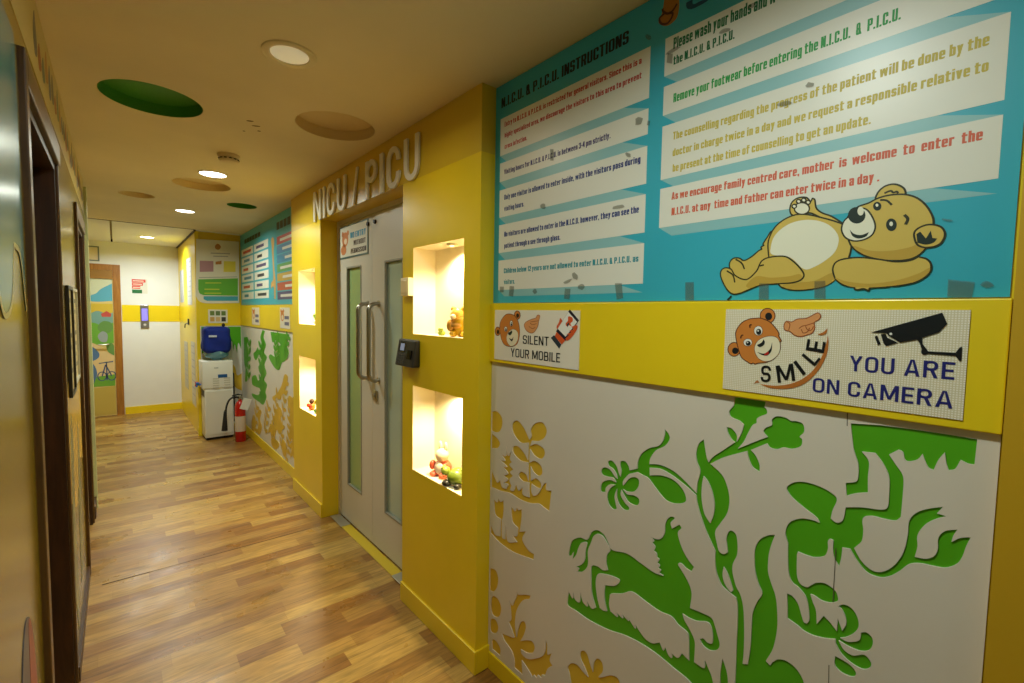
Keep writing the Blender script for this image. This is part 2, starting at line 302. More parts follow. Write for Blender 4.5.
# ------------------------------------------------------------------ a block alphabet drawn from bars, rings and hooks
def _arc(cx, cy, rx, ry, a0, a1, n=4):
    return [(cx+rx*math.cos(math.radians(a0+(a1-a0)*k/n)), cy+ry*math.sin(math.radians(a0+(a1-a0)*k/n))) for k in range(n+1)]
def _rr(x0, y0, x1, y1, rx, ry):
    rx = max(.001, min(rx, (x1-x0)/2-.001)); ry = max(.001, min(ry, (y1-y0)/2-.001))
    return _arc(x1-rx, y0+ry, rx, ry, -90, 0)+_arc(x1-rx, y1-ry, rx, ry, 0, 90)+_arc(x0+rx, y1-ry, rx, ry, 90, 180)+_arc(x0+rx, y0+ry, rx, ry, 180, 270)
class Font:
    def __init__(s, v, h, w, r=.16, lw=None): s.v, s.h, s.w, s.r, s.lw, s.c = v, h, w, r, lw or w*.9, {}
    def ring(s, x0, y0, x1, y1): 
        r = s.r; return [_rr(x0, y0, x1, y1, r, r*1.0), _rr(x0+s.v, y0+s.h, x1-s.v, y1-s.h, max(.01, r-s.v), max(.01, r-s.h))]
    def R(s, x0, y0, x1, y1): return [[(x0, y0), (x1, y0), (x1, y1), (x0, y1)]]
    def C(s, x0, y0, x1, y1, g0, g1, flip=False, cut=False, cutlow=True):
        """ring opened on its right side between g0 and g1; cut: the lower right corner is missing too"""
        r, v, h = s.r, s.v, s.h; r = min(r, (x1-x0)/2-.001, (y1-y0)/2-.001); ri, rj = max(.01, r-v), max(.01, r-h)
        ou = [(x1, g1)]+_arc(x1-r, y1-r, r, r, 0, 90)+_arc(x0+r, y1-r, r, r, 90, 180)+_arc(x0+r, y0+r, r, r, 180, 270)
        X0, X1, Y0, Y1 = x0+v, x1-v, y0+h, y1-h
        inn = _arc(X0+ri, Y0+rj, ri, rj, 270, 180)+_arc(X0+ri, Y1-rj, ri, rj, 180, 90)+_arc(X1-ri, Y1-rj, ri, rj, 90, 0)+[(X1, g1)]
        if cut: p = ou+[(x1-r*.5, y0), (x1-r*.5, Y0)]+inn
        else: p = ou+_arc(x1-r, y0+r, r, r, 270, 360)+[(x1, g0), (X1, g0)]+_arc(X1-ri, Y0+rj, ri, rj, 360, 270)+inn
        if flip: p = [(x0+x1-x, y0+y1-y) for x, y in p]
        return [p]
    def hook(s, x0, y0, x1, y1, flip=False):
        r, v, h = s.r, s.v, s.h; ri, rj = max(.01, r-v), max(.01, r-h)
        p = [(x1, y0)]+_arc(x1-r, y1-r, r, r, 0, 90)+[(x0, y1), (x0, y1-h)]+_arc(x1-v-ri, y1-h-rj, ri, rj, 90, 0)+[(x1-v, y0)]
        if flip: p = [(x0+x1-x, y0+y1-y) for x, y in p]
        return [p]
    def D(s, x0, y0, x1, y1, k=1.25):
        v = s.v*k; v0 = v if x1 >= x0 else -v
        if x1 > x0: return [[(x0, y0), (x0+v, y0), (x1, y1), (x1-v, y1)]]
        return [[(x0-v, y0), (x0, y0), (x1+v, y1), (x1, y1)]]
    def glyph(s, ch):
        if ch in s.c: return s.c[ch]
        v, h, w, l, R, D = s.v, s.h, s.w, s.lw, s.R, s.D; X = .76; d = -.24; m = .5; a = None; P = []
        st = R(0, 0, v, 1)
        if ch == ' ': P, a = [], .17
        elif ch == '.': P, a = [R(0, 0, v*.95, .17)], v
        elif ch == ',': P, a = [[[(0, .17), (0, 0), (v*.4, -.12), (v*.8, -.12), (v*.95, 0), (v*.95, .17)]]], v
        elif ch == '-': P, a = [R(0, .34, .26, .34+h*1.2)], .26
        elif ch == '/': P, a = [[[(0, -.03), (v, -.03), (.42, 1.03), (.42-v, 1.03)]]], .42
        elif ch == '&': P, a = [s.ring(.02, .5-h*.5, w*.82, 1), s.ring(0, 0, w*.9, .5+h*.5), D(w*1.12, 0, w*.35, .55, .9)], w*1.12
        elif ch == 'A': b = w*1.12; P, a = [[[(0, 0), (v, 0), (b*.5+v*.1, 1), (b*.5-v*.55, 1)]], [[(b, 0), (b*.5+v*.55, 1), (b*.5-v*.1, 1), (b-v, 0)]], R(b*.24, .2, b*.76, .2+h)], b
        elif ch == 'B': P, a = [st, s.ring(0, 0, w, .5+h*.5), s.ring(0, .5-h*.5, w*.95, 1)], w
        elif ch == 'C': P, a = [s.C(0, 0, w, 1, .36, .64)], w
        elif ch == 'D': P, a = [st, s.ring(0, 0, w, 1)], w
        elif ch == 'E': P, a = [st, R(v, 0, w*.85, h), R(v, .5-h/2, w*.78, .5+h/2), R(v, 1-h, w*.85, 1)], w*.85
        elif ch == 'F': P, a = [st, R(v, .48-h/2, w*.74, .48+h/2), R(v, 1-h, w*.82, 1)], w*.82
        elif ch == 'G': P, a = [s.C(0, 0, w, 1, .46, .66), R(w*.52, .46-h, w-v, .46)], w
        elif ch == 'H': P, a = [st, R(w-v, 0, w, 1), R(v, .5-h/2, w-v, .5+h/2)], w
        elif ch == 'I': P, a = [st], v
        elif ch == 'J': P, a = [s.hook(0, 0, w*.7, 1, True) and [[(x, y) for x, y in [(w*.7, 1), (w*.7-v, 1), (w*.7-v, h), (0, h), (0, 0), (w*.7, 0)]]]], w*.7
        elif ch == 'K': P, a = [st, D(v*.8, .42, w*1.02, 1), [[(w*1.06, 0), (w*1.06-v*1.25, 0), (v*1.1, .56), (v*1.9, .74)]]], w*1.06
        elif ch == 'L': P, a = [st, R(v, 0, w*.82, h)], w*.82
        elif ch == 'M': b = w*1.34; P, a = [st, R(b-v, 0, b, 1), [[(v*.2, 1), (v*1.2, 1), (b/2+v*.45, .1), (b/2-v*.45, .1)]], [[(b-v*1.2, 1), (b-v*.2, 1), (b/2+v*.45, .1), (b/2-v*.45, .1)]]], b
        elif ch == 'N': b = w*1.05; P, a = [st, R(b-v, 0, b, 1), [[(v*.1, 1), (v*1.15, 1), (b-v*.1, 0), (b-v*1.15, 0)]]], b
        elif ch in 'O0': P, a = [s.ring(0, 0, w*(1.04 if ch == 'O' else .95), 1)], w*(1.04 if ch == 'O' else .95)
        elif ch == 'P': P, a = [st, s.ring(0, .40, w, 1)], w
        elif ch == 'Q': P, a = [s.ring(0, 0, w*1.04, 1), D(w*1.1, -.06, w*.55, .3)], w*1.1
        elif ch == 'R': P, a = [st, s.ring(0, .42, w, 1), [[(w*1.02, 0), (w*1.02-v*1.1, 0), (w*.45, .46), (w*.45+v*1.1, .46)]]], w*1.02
        elif ch == 'S': P, a = [s.C(0, .5-h/2, w, 1, 0, .70, False, True), s.C(0, 0, w, .5+h/2, 0, .5+h/2-.30+.0, True, True)], w
        elif ch == 'T': b = w*.95; P, a = [R(0, 1-h, b, 1), R(b/2-v/2, 0, b/2+v/2, 1-h)], b
        elif ch == 'U': r = s.r; P, a = [[[(0, 1)]+_arc(r, r, r, r, 180, 270)+_arc(w-r, r, r, r, 270, 360)+[(w, 1), (w-v, 1)]+_arc(w-v-max(.01, r-v), h+max(.01, r-h), max(.01, r-v), max(.01, r-h), 360, 270)+_arc(v+max(.01, r-v), h+max(.01, r-h), max(.01, r-v), max(.01, r-h), 270, 180)+[(v, 1)]]], w
        elif ch == 'V': b = w*1.1; P, a = [[[(0, 1), (v*1.05, 1), (b/2+v*.5, 0), (b/2-v*.5, 0)]], [[(b-v*1.05, 1), (b, 1), (b/2+v*.5, 0), (b/2-v*.5, 0)]]], b
        elif ch == 'W': b = w*1.6; P, a = [], b; [P.append([[(x0, y0), (x0+v, y0), (x1+v, y1), (x1, y1)]]) for x0, y0, x1, y1 in ((b*.24-v/2, 0, 0, 1), (b*.24-v/2, 0, b/2-v/2, 1), (b*.76-v/2, 0, b/2-v/2, 1), (b*.76-v/2, 0, b-v, 1))]
        elif ch == 'X': P, a = [D(0, 0, w, 1), D(w, 0, 0, 1)], w
        elif ch == 'Y': b = w*1.05; P, a = [[[(0, 1), (v*1.1, 1), (b/2+v/2, .42), (b/2-v/2, .42)]], [[(b-v*1.1, 1), (b, 1), (b/2+v/2, .42), (b/2-v/2, .42)]], R(b/2-v/2, 0, b/2+v/2, .45)], b
        elif ch == 'Z': P, a = [R(0, 0, w*.9, h), R(0, 1-h, w*.9, 1), D(0, h, w*.9, 1-h)], w*.9
        elif ch == '1': P, a = [R(.14, 0, .14+v, 1), [[(0, .72), (.16, .72), (.16, 1)]]], .14+v
        elif ch == '2': P, a = [s.C(0, .40, w, 1, 0, .72, False, False) and [[(0, .66), (v, .66), (v, 1-h), (w-v, 1-h), (w-v, .6), (0, .2), (0, 0), (w, 0), (w, h), (v*1.2, h), (w, .52), (w, 1-.08), (w-.08, 1), (.08, 1), (0, .92)]]], w
        elif ch == '3': P, a = [[[(0, .68), (v, .68), (v, 1-h), (w-v, 1-h), (w-v, .5+h/2), (w*.3, .5+h/2), (w*.3, .5-h/2), (w-v, .5-h/2), (w-v, h), (v, h), (v, .32), (0, .32), (0, .06), (.06, 0), (w-.06, 0), (w, .06), (w, .44), (w-.05, .5), (w, .56), (w, .94), (w-.06, 1), (.06, 1), (0, .94)]]], w
        elif ch == '4': P, a = [R(w*.5, 0, w*.5+v, 1), R(0, .2, w*1.02, .2+h), [[(0, .2+h), (v, .2+h), (w*.5+v*.5, 1), (w*.5-v*.3, 1)]]], w*1.02
        elif ch == 'a': P, a = [s.hook(0, 0, l, X), s.ring(0, 0, l, X*.62), R(0, X*.66, v, X-h*.5)], l
        elif ch == 'b': P, a = [st, s.ring(0, 0, l, X)], l
        elif ch == 'c': P, a = [s.C(0, 0, l, X, X*.36, X*.62)], l
        elif ch == 'd': P, a = [R(l-v, 0, l, 1), s.ring(0, 0, l, X)], l
        elif ch == 'e': P, a = [s.C(0, 0, l, X, X*.22, X*.40), R(v, X*.40, l, X*.40+h*.85)], l
        elif ch == 'f': P, a = [s.C(.06, 0, .06+v*2.0, 1, 0, 1-h*1.2) and R(.06, 0, .06+v, 1), R(.06+v, 1-h, .06+v*1.7, 1), R(0, X-h, .06+v*1.7, X)], .06+v*1.7
        elif ch == 'g': P, a = [s.ring(0, 0, l, X), R(l-v, -.1, l, X), s.hook(0, d, l, .1, False) and R(0, d, l-.02, d+h), R(l-v, d, l, 0)], l
        elif ch == 'h': P, a = [st, s.hook(v*.3, 0, l, X)], l
        elif ch == 'i': P, a = [R(0, 0, v, X), R(0, .85, v, 1)], v
        elif ch == 'j': P, a = [R(.05, d, .05+v, X), R(.05, .85, .05+v, 1)], .05+v
        elif ch == 'k': P, a = [st, D(v*.8, .34, l, X), [[(l*1.04, 0), (l*1.04-v*1.2, 0), (v, .42), (v*1.8, .58)]]], l*1.04
        elif ch == 'l': P, a = [st], v
        elif ch == 'm': P, a = [R(0, 0, v, X), s.hook(v*.3, 0, l, X), s.hook(l-v*.6, 0, l*2-v, X)], l*2-v
        elif ch == 'n': P, a = [R(0, 0, v, X), s.hook(v*.3, 0, l, X)], l
        elif ch == 'o': P, a = [s.ring(0, 0, l, X)], l
        elif ch == 'p': P, a = [R(0, d, v, X), s.ring(0, 0, l, X)], l
        elif ch == 'q': P, a = [R(l-v, d, l, X), s.ring(0, 0, l, X)], l
        elif ch == 'r': P, a = [R(0, 0, v, X), R(v, X-h*1.25, v*1.85, X)], v*1.85
        elif ch == 's': P, a = [s.C(0, X*.5-h*.45, l*.95, X, 0, X*.68, False, True), s.C(0, 0, l*.95, X*.5+h*.45, 0, X*.5+h*.45-X*.32, True, True)], l*.95
        elif ch == 't': P, a = [R(.06, 0, .06+v, .95), R(0, X-h, .06+v*1.7, X), R(.06+v, 0, .06+v*1.6, h)], .06+v*1.7
        elif ch == 'u': P, a = [R(l-v, 0, l, X), s.hook(0, 0, l-v*.3, X, True)], l
        elif ch == 'v': P, a = [[[(0, X), (v, X), (l/2+v*.45, 0), (l/2-v*.45, 0)]], [[(l-v, X), (l, X), (l/2+v*.45, 0), (l/2-v*.45, 0)]]], l
        elif ch == 'w': b = l*1.55; P, a = [], b; [P.append([[(x0, 0), (x0+v*.9, 0), (x1+v*.9, X), (x1, X)]]) for x0, x1 in ((b*.25-v/2, 0), (b*.25-v/2, b/2-v/2), (b*.75-v/2, b/2-v/2), (b*.75-v/2, b-v))]
        elif ch == 'x': P, a = [D(0, 0, l, X), D(l, 0, 0, X)], l
        elif ch == 'y': P, a = [[[(0, X), (v, X), (l/2+v*.45, 0), (l/2-v*.45, 0)]], [[(l-v, X), (l, X), (l*.5, d), (l*.5-v, d)]]], l
        elif ch == 'z': P, a = [R(0, 0, l*.9, h), R(0, X-h, l*.9, X), D(0, h, l*.9, X-h)], l*.9
        else: P, a = [R(0, 0, l, X)], l
        tri = []
        for loops in P:
            V, T = fill([[Vector(p) for p in lp] for lp in loops]); out = []
            for t in T:
                ar = sum(V[t[i]].x*V[t[(i+1) % len(t)]].y-V[t[(i+1) % len(t)]].x*V[t[i]].y for i in range(len(t)))
                out.append(tuple(t) if ar > 0 else tuple(t)[::-1])
            tri.append((V, out))
        s.c[ch] = (tri, a); return s.c[ch]
    def layout(s, body, track=.075):
        x = 0; out = []; x1 = 0
        for ch in body:
            T, a = s.glyph(ch)
            for i, (V, F_) in enumerate(T): out.append((x, i, V, F_))
            x += a+track
            if ch != ' ': x1 = x-track
        return out, x1
def write(mb, plane, font, body, s0, s1, t, h, n, depth=0.0, track=.075, fn=None):
    """set a line of lettering between s0 and s1 on base line t; fn maps (s,t) if the line is bent or turned"""
    L_, tot = font.layout(body, track); kx = (s1-s0)/tot
    for x, i, V, F_ in L_:
        nn = n+depth+i*2.5e-5; q = [(s0+(x+p.x)*kx, t+p.y*h) for p in V]
        if fn: q = [fn(*p) for p in q]
        if not depth: mb.add([plane.w(a, b, nn) for a, b in q], F_)
        else:
            k = len(q); e = {}
            for f in F_:
                for j in range(len(f)): e[(f[j], f[(j+1) % len(f)])] = 1
            mb.add([plane.w(a, b, nn) for a, b in q]+[plane.w(a, b, n) for a, b in q], F_+[(b, a, a+k, b+k) for a, b in e if (b, a) not in e])
    return mb
BLOCK = Font(.23, .155, .54, .15, .51); POSTER = Font(.21, .14, .54, .16); DIN = Font(.135, .125, .56, .2); LIGHTF = Font(.11, .10, .5, .2); SIGN = Font(.155, .145, .62, .26)
def tline(mb, plane, body, L, R, top, n, bold=.03, font=None, track=.075):
    """a line of lettering from its left and right base points and the top of its first capital (photo points)"""
    a, b, c = plane.px(*L, n), plane.px(*R, n), plane.px(*top, n)
    return write(mb, plane, font or BLOCK, body, a[0], b[0], (a[1]+b[1])/2, c[1]-a[1], n, 0, track)

P0,P2,P3,P4,PN_,P_FILL,P1 = 12,14,14,24,19,2,3.5
# ------------------------------------------------------------------ the setting
mb = MB(); mb.box((-1.4, -2.6, -.06), (1.6, 8.7, 0)); floor = struct(mb.build('floor', floor_mat()))
mb = MB()
for a, b, w_ in (((102, 585), (150, 572), .009), ((150, 572), (215, 554.5), .005), ((215, 554.5), (312, 528), .0045)):
    p, q = PF.px(*a), PF.px(*b); stroke(mb, PF, [p, q], w_, .0006)
mb.build('floor_joint', M((40, 24, 12), .8), floor, label='dark open joint between floor boards', kind='structure')

# ceiling with round recesses
CIR = [((.145, 2.60), .182, 'g'), ((.845, 2.35), .182, 'b'), ((.5, 4.1), .18, 'b'), ((.15, 4.83), .115, 'b'), ((.86, 4.67), .115, 'g')]
mb = MB(); outer = rect(-1.4, -6.43, 1.5, 2.6)
plate(mb, PC, [outer]+[ell((c[0], -c[1]), r, r, n=56) for c, r, k in CIR], -.055, 0)
mb.box((-1.4, -2.6, H+.055), (1.5, 8.7, H+.09))
ceil_ = struct(mb.build('ceiling', m_ceil))
mb = MB()
for u_, v_, a_, b_ in ((250, 121, .016, .007), (256, 126, .02, .006), (259, 131, .008, .006), (244, 131, .006, .005)):
    p = PC.px(u_, v_); plate(mb, PC, [ell(p, a_, b_, .5, 10)], 0, .0006)
mb.build('ceiling_scuff', M((92, 70, 44), .8), ceil_, kind='structure', label='small dark scuffs in the ceiling paint')
for c, r, k in CIR:
    mb = MB(); mb.lathe((c[0], c[1], H), [(r-.002, .0), (r-.002, .05), (0, .05)], 56)
    mb.build('ceiling_recess', M((64, 138, 38), .5) if k == 'g' else M((216, 194, 146), .6), ceil_, kind='structure', label='green round ceiling recess' if k == 'g' else 'beige round ceiling recess')
mb = MB(); mb.box((-1.4, 6.45, H), (-.03, 8.7, H+.05)); mb.box((-.012, 6.45, H), (1.5, 8.7, H+.05))
struct(mb.build('ceiling_far', m_ceilw))
mb = MB(); mb.box((XDUCT-.02, 6.45, H-.012), (XDUCT-.002, 8.51, H-.0005)); mb.box((-.9, 6.432, H-.003), (XDUCT-.02, 6.449, H+.04)); struct(mb.build('ceiling_gap_shade', M((62, 50, 26), .6)))  # dark strips standing in for the shadow gaps of the far ceiling

# right wall
mb = MB(); mb.box((W, -2.6, 0), (W+.12, YA, H)); mb.box((W, YD, 0), (W+.12, YALC+.1, H)); mb.box((1.30, YA, 0), (1.42, YD, H))
struct(mb.build('wall_right', m_yel2))
mb = MB(); mb.box((XDUCT, YALC, 0), (W+.1, YALC+.1, H)); struct(mb.build('wall_alcove', m_ochre))
mb = MB(); mb.box((XDUCT, YALC+.1, 0), (XDUCT+.1, YEND, H)); struct(mb.build('wall_duct', m_yel))
mb = MB(); mb.box((-1.4, YEND, 0), (1.3, YEND+.1, H)); struct(mb.build('wall_end', M((232, 231, 226), .5, .3, noise=.02)))
mb = MB(); mb.box((-1.4, -2.7, 0), (1.4, -2.6, H)); struct(mb.build('wall_back', m_yel2))
mb = MB(); mb.box((-1.4, 4.66, 0), (-1.3, YEND, H)); struct(mb.build('wall_lobby', M((226, 214, 160), .5, .3)))
# yellow dado band on end wall, base trims
mb = MB(); mb.box((.062, YEND-.004, 1.315), (XDUCT-.001, YEND, 1.55)); mb.box((-.9, YEND-.004, 1.315), (-.75, YEND, 1.55)); struct(mb.build('trim_2', m_yel))
mb = MB(); mb.box((.064, YEND-.012, 0), (XDUCT, YEND, .1)); struct(mb.build('baseboard_end', m_yel))
mb = MB(); mb.box((XDUCT-.012, YALC-.012, 0), (W-.013, YALC, .1)); struct(mb.build('baseboard_alcove', m_yel))
mb = MB(); mb.box((W-.012, YD+.013, 0), (W, YALC-.013, .1), .002); struct(mb.build('baseboard_right_far', m_yel))
mb = MB(); mb.box((W-.014, -2.55, 0), (W, YA-.013, .075), .002); struct(mb.build('baseboard_right', m_yel))
# yellow dado band far right, corner strip
mb = MB(); mb.box((W-.016, YD, 1.32), (W, YALC, 1.56)); struct(mb.build('trim_3', m_yel))
mb = MB(); mb.box((XDUCT+.0305, YALC-.008, 1.311), (W-.0165, YALC, 1.60)); struct(mb.build('trim_4', m_yel))
mb = MB(); mb.box((XDUCT-.006, YALC-.008, 0.1), (XDUCT+.03, YALC, H)); struct(mb.build('trim_5', m_yel))
# pilaster that closes the panels on the right
mb = MB(); mb.box((W-.03, -.7, 0), (W, .0525, H)); struct(mb.build('trim_6', M((200, 158, 34), .4, .4)))

# pillars with display niches
NZ = ((1.405, 1.825), (.725, 1.150))
def pillar(name, y0, y1, n0, n1):
    mb = MB(); th = .018
    plate(mb, PP, [rect(-y1, 0, -y0, ZH)]+[rect(-n1, a, -n0, b) for a, b in NZ], -th, 0)
    mb.box((WP+th, y0, 0), (1.30, y0+th, ZH)); mb.box((WP+th, y1-th, 0), (1.30, y1, ZH))
    p = struct(mb.build(name, m_yel))
    for a, b in NZ:
        q = MB(); d = WP+.125; x = WP+.0002; e = .0007; n0_, n1_ = n0+e, n1-e; a += e; b -= e
        v = [(x, n0_, a), (x, n1_, a), (x, n1_, b), (x, n0_, b), (d, n0_, a), (d, n1_, a), (d, n1_, b), (d, n0_, b)]
        q.add(v, [(0, 4, 5, 1), (1, 5, 6, 2), (2, 6, 7, 3), (3, 7, 4, 0), (4, 7, 6, 5)])
        q.build('niche_lining', m_cream, p, kind='structure')
    q = MB(); q.box((WP-.012, y0-.012, 0), (WP, y1+.0, .1), .003); q.box((WP, y0-.012, 0), (W+.04, y0, .1), .003)
    if y0 > 3: q = MB(); q.box((WP-.012, y0-.0, 0), (WP, y1+.0, .1), .003)
    q.build('base_trim', m_yel, p, kind='structure')
    return p
pillar('pillar_near', YA, YB, 1.625, 2.060)
pillar('pillar_far', YC, YD, 3.538, 3.940)
mb = MB(); mb.box((WP, YA, ZH), (1.30, YD, H-.0005)); struct(mb.build('lintel', m_ochre))
# near yellow dado band that carries the signs
XB = W-.02
mb = MB(); mb.box((XB, .054, 1.316), (W, YA-.001, 1.5525), .0025); struct(mb.build('trim_7', m_yel))

# left wall
mb = MB()
plate(mb, PL, [[Vector(p) for p in ((-2.6, 0), (1.64, 0), (1.64, 2.04), (2.46, 2.04), (2.46, 0), (3.50, 0), (3.50, 2.0), (4.30, 2.0), (4.30, 0), (4.64, 0), (4.64, H), (-2.6, H))]], -.16, 0)
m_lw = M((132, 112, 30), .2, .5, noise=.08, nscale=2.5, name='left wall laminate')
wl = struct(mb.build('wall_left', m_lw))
m_dkcase = wood((74, 50, 24), (100, 70, 32), .35, name='dark brown casing')
def lining(name, y0, y1, zt, cas):
    mb = MB(); x0 = A-.16
    mb.box((x0, y1-.025, 0), (A-.001, y1, zt)); mb.box((x0, y0, 0), (A-.001, y0+.025, zt)); mb.box((x0, y0+.025, zt-.025), (A-.001, y1-.025, zt))
    o = struct(mb.build(name, m_dkwood))
    q = MB(); c = cas; e = A+.014
    q.box((A-.004, y0-c*.6, 0), (e, y0, zt+c), .003); q.box((A-.004, y1, 0), (A+.008, y1+.02, zt), .003); q.box((A-.004, y0, zt), (e, y1+.02, zt+c), .003)
    q.build('casing', m_dkcase, o, kind='structure')
    return o
lining('trim_8', 1.64, 2.46, 2.04, .075)
lining('trim_9', 3.50, 4.30, 2.0, .075)
for nm, y0, y1, zt in (('door_4', 1.667, 2.433, 2.01), ('door_5', 3.527, 4.273, 1.97)):
    mb = MB(); mb.box((A-.15, y0, .006), (A-.11, y1, zt), .002); d = struct(mb.build(nm, m_dkwood))
    q = MB(); q.tube([(A-.11, y0+.07, 1.0), (A-.065, y0+.07, 1.0), (A-.06, y0+.085, 1.0), (A-.06, y0+.18, 1.0)], .009); q.lathe((A-.11, y0+.07, 1.0), [(0, .006), (.024, .006), (.024, 0)], 20, 'x')
    q.build('door_handle', m_steel, d)
mb = MB(); mb.box((A, 4.38, 0), (A+.012, 4.64, .09)); mb.box((A, 2.482, 0), (A+.012, 3.452, .06)); mb.box((A, -2.5, 0), (A+.012, 1.593, .06)); struct(mb.build('baseboard_left', M((70, 44, 20), .4)))
mb = MB(); mb.box((A-.02, 4.62, 0), (A+.018, 4.66, 2.38), .003); struct(mb.build('ceiling_gap_shade0', M((188, 196, 150), .3)))

# latch of the duct door
wd_ = [o for o in bpy.data.objects if o.name == 'wall_duct'][0]
q = MB(); q.box((XDUCT-.012, 7.32, 1.30), (XDUCT-.0005, 7.40, 1.38), .003); q.tube([(XDUCT-.012, 7.36, 1.32), (XDUCT-.04, 7.36, 1.31), (XDUCT-.045, 7.36, 1.26)], .007); q.build('latch', M((60, 56, 44), .4), wd_, label='dark latch')
# ------------------------------------------------------------------ instruction board on the right wall
board = thing('instruction_board', 'large teal visitor instruction board with a reclining cartoon bear, right wall above the yellow band', 'notice board', (W, .78, 1.556))
BN = .004
mb = MB(); plate(mb, PW, [rect(-1.5085, 1.5555, -.0585, H-.003)], .0004, BN); mb.build('panel', m_teal, board)
def q4(L, Rr):  # left x, top, bottom ; right x, top, bottom (photo points) -> level rectangle
    a, b = PW.px(L[0], L[1], BN), PW.px(L[0], L[2], BN); 
    if Rr is None: return a[0], a[1], b[1], None
    c, d_ = PW.px(Rr[0], Rr[1], BN), PW.px(Rr[0], Rr[2], BN)
    return a[0], (a[1]+c[1])/2, (b[1]+d_[1])/2, c[0]
LS = [q4((500.5, 118.9, 155.8), (649, 47.8, 98.4)), q4((500.5, 164, 181.2), (648, 108, 135.3)), q4((499.5, 191, 218.2), (647.5, 145.5, 182.7)),
      q4((499, 225.7, 254), (646.6, 193.6, 231)), q4((499, 261.6, 290.5), (645.8, 241.7, 282.7))]
RR = [q4((663, 40.2, 77.3), None), q4((662.8, 87.6, 116), None), q4((662.6, 126.2, 179.6), (1006, 14.3, 99.6)), q4((661.5, 188.8, 227.9), (1002, 114.8, 177.4))]
sR = (RR[2][3]+2*RR[3][3])/3+.003; sL = (RR[1][0]+RR[2][0]+RR[3][0])/3; sl = sum(q[0] for q in LS)/5; sr = sum(q[3] for q in LS)/5
LS = [(sl, t, b, sr) for _, t, b, _ in LS]; RR = [(sL, t, b, sR) for _, t, b, _ in RR]
def folds(col, m):
    for i, (a, t, b, c) in enumerate(col):
        w_ = c-a
        if i+1 < len(col): nb = col[i+1][1]
        else: nb = b-.026
        f = MB(); plate(f, PW, [[Vector((a, b)), Vector((a+w_*.06, nb)), Vector((c, nb)), Vector((c-w_*.13, b))]], BN, BN+.0002)
        f.build('ribbon_fold', m_fold if i % 2 else m, board)
folds(LS, m_fold); folds(RR, m_fold)
for col in (LS, RR):
    for a, t, b, c in col:
        f = MB(); plate(f, PW, [rect(a, b, c, t)], BN, BN+.0004); f.build('text_strip', m_strip, board)
TN = BN+.0005
def lines(name, mat, rows, font=None):
    for body, L, Rr, top in rows:
        mb = MB(); tline(mb, PW, body, L, Rr, top, TN, 0, font); mb.build(name, mat, board)
lines('heading_lettering', m_black, [('N.I.C.U. & P.I.C.U. INSTRUCTIONS', (501.5, 105.6), (628.5, 46.4), (501.5, 96.0))], POSTER)
lines('lettering', M((188, 58, 46), .5), [
    ('Entry to N.I.C.U. & P.I.C.U. is restricted for general visitors. Since this is a', (504.6, 126), (641.5, 64.6), (504.6, 121.2)),
    ('highly specialized area, we discourage the visitors to this area to prevent', (504.6, 137.3), (641.5, 78.5), (504.6, 132.6)),
    ('cross infection.', (504.6, 148.2), (527, 140.8), (504.6, 143.6))])
lines('lettering', M((64, 52, 110), .5), [('Visiting hours for N.I.C.U. & P.I.C.U. is between 3-4 pm strictly.', (504.2, 174.2), (610.5, 138.4), (504.2, 169.4))])
lines('lettering', M((26, 48, 118), .5), [
    ('Only one visitor is allowed to enter inside, with the visitors pass during', (504.2, 199.7), (640.4, 162.5), (504.2, 194.7)),
    ('visiting hours.', (504.2, 211), (524, 206.5), (504.2, 206.2)),
    ('No visitors are allowed to enter in the N.I.C.U. however, they can see the', (504.2, 237.2), (638.8, 212), (504.2, 232.2)),
    ('patient through a see through glass.', (504.2, 248.3), (560.3, 239.7), (504.2, 243.4))])
lines('lettering', M((40, 140, 150), .5), [
    ('Children below 12 years are not allowed to enter N.I.C.U. & P.I.C.U. as', (503.8, 273.9), (638.4, 260.8), (503.8, 269)),
    ('visitors.', (503.8, 284.7), (514.8, 283.3), (503.8, 279.9))])
lines('lettering', M((14, 104, 58), .5), [('the N.I.C.U. & P.I.C.U.', (673.3, 65.1), (734.5, 38.5), (673.3, 56.5))])
mb = MB(); a = PW.px(673.3, 49.4, TN); b = PW.px(776, -1.5, TN); zt = (a[1]+b[1])/2
write(mb, PW, BLOCK, 'Please wash your hands and w', a[0], b[0], a[1], .030, TN)
mb.build('lettering', M((14, 104, 58), .5), board)
lines('lettering', M((40, 158, 72), .5), [('Remove your footwear before entering the N.I.C.U.  &  P.I.C.U.', (673.3, 102), (900.7, 20), (673.3, 93.2))])
lines('lettering', M((196, 176, 66), .5), [
    ('The counselling regarding the progress of the patient will be done by the', (672.9, 138.7), (989, 46.8), (672.9, 131)),
    ('doctor in charge twice in a day and we request a responsible relative to', (672.5, 155.9), (988.3, 71.7), (672.5, 148.4)),
    ('be present at the time of counselling to get an update.', (672.5, 171.9), (870.8, 123.9), (672.5, 164.4))])
lines('lettering', M((208, 96, 66), .5), [
    ('As we encourage family centred care, mother  is  welcome  to  enter  the', (671.4, 199.8), (982.5, 140), (671.4, 192.4)),
    ('N.I.C.U. at any  time and father can enter twice in a day .', (671.4, 215.1), (879.3, 181.8), (671.4, 207.6))])
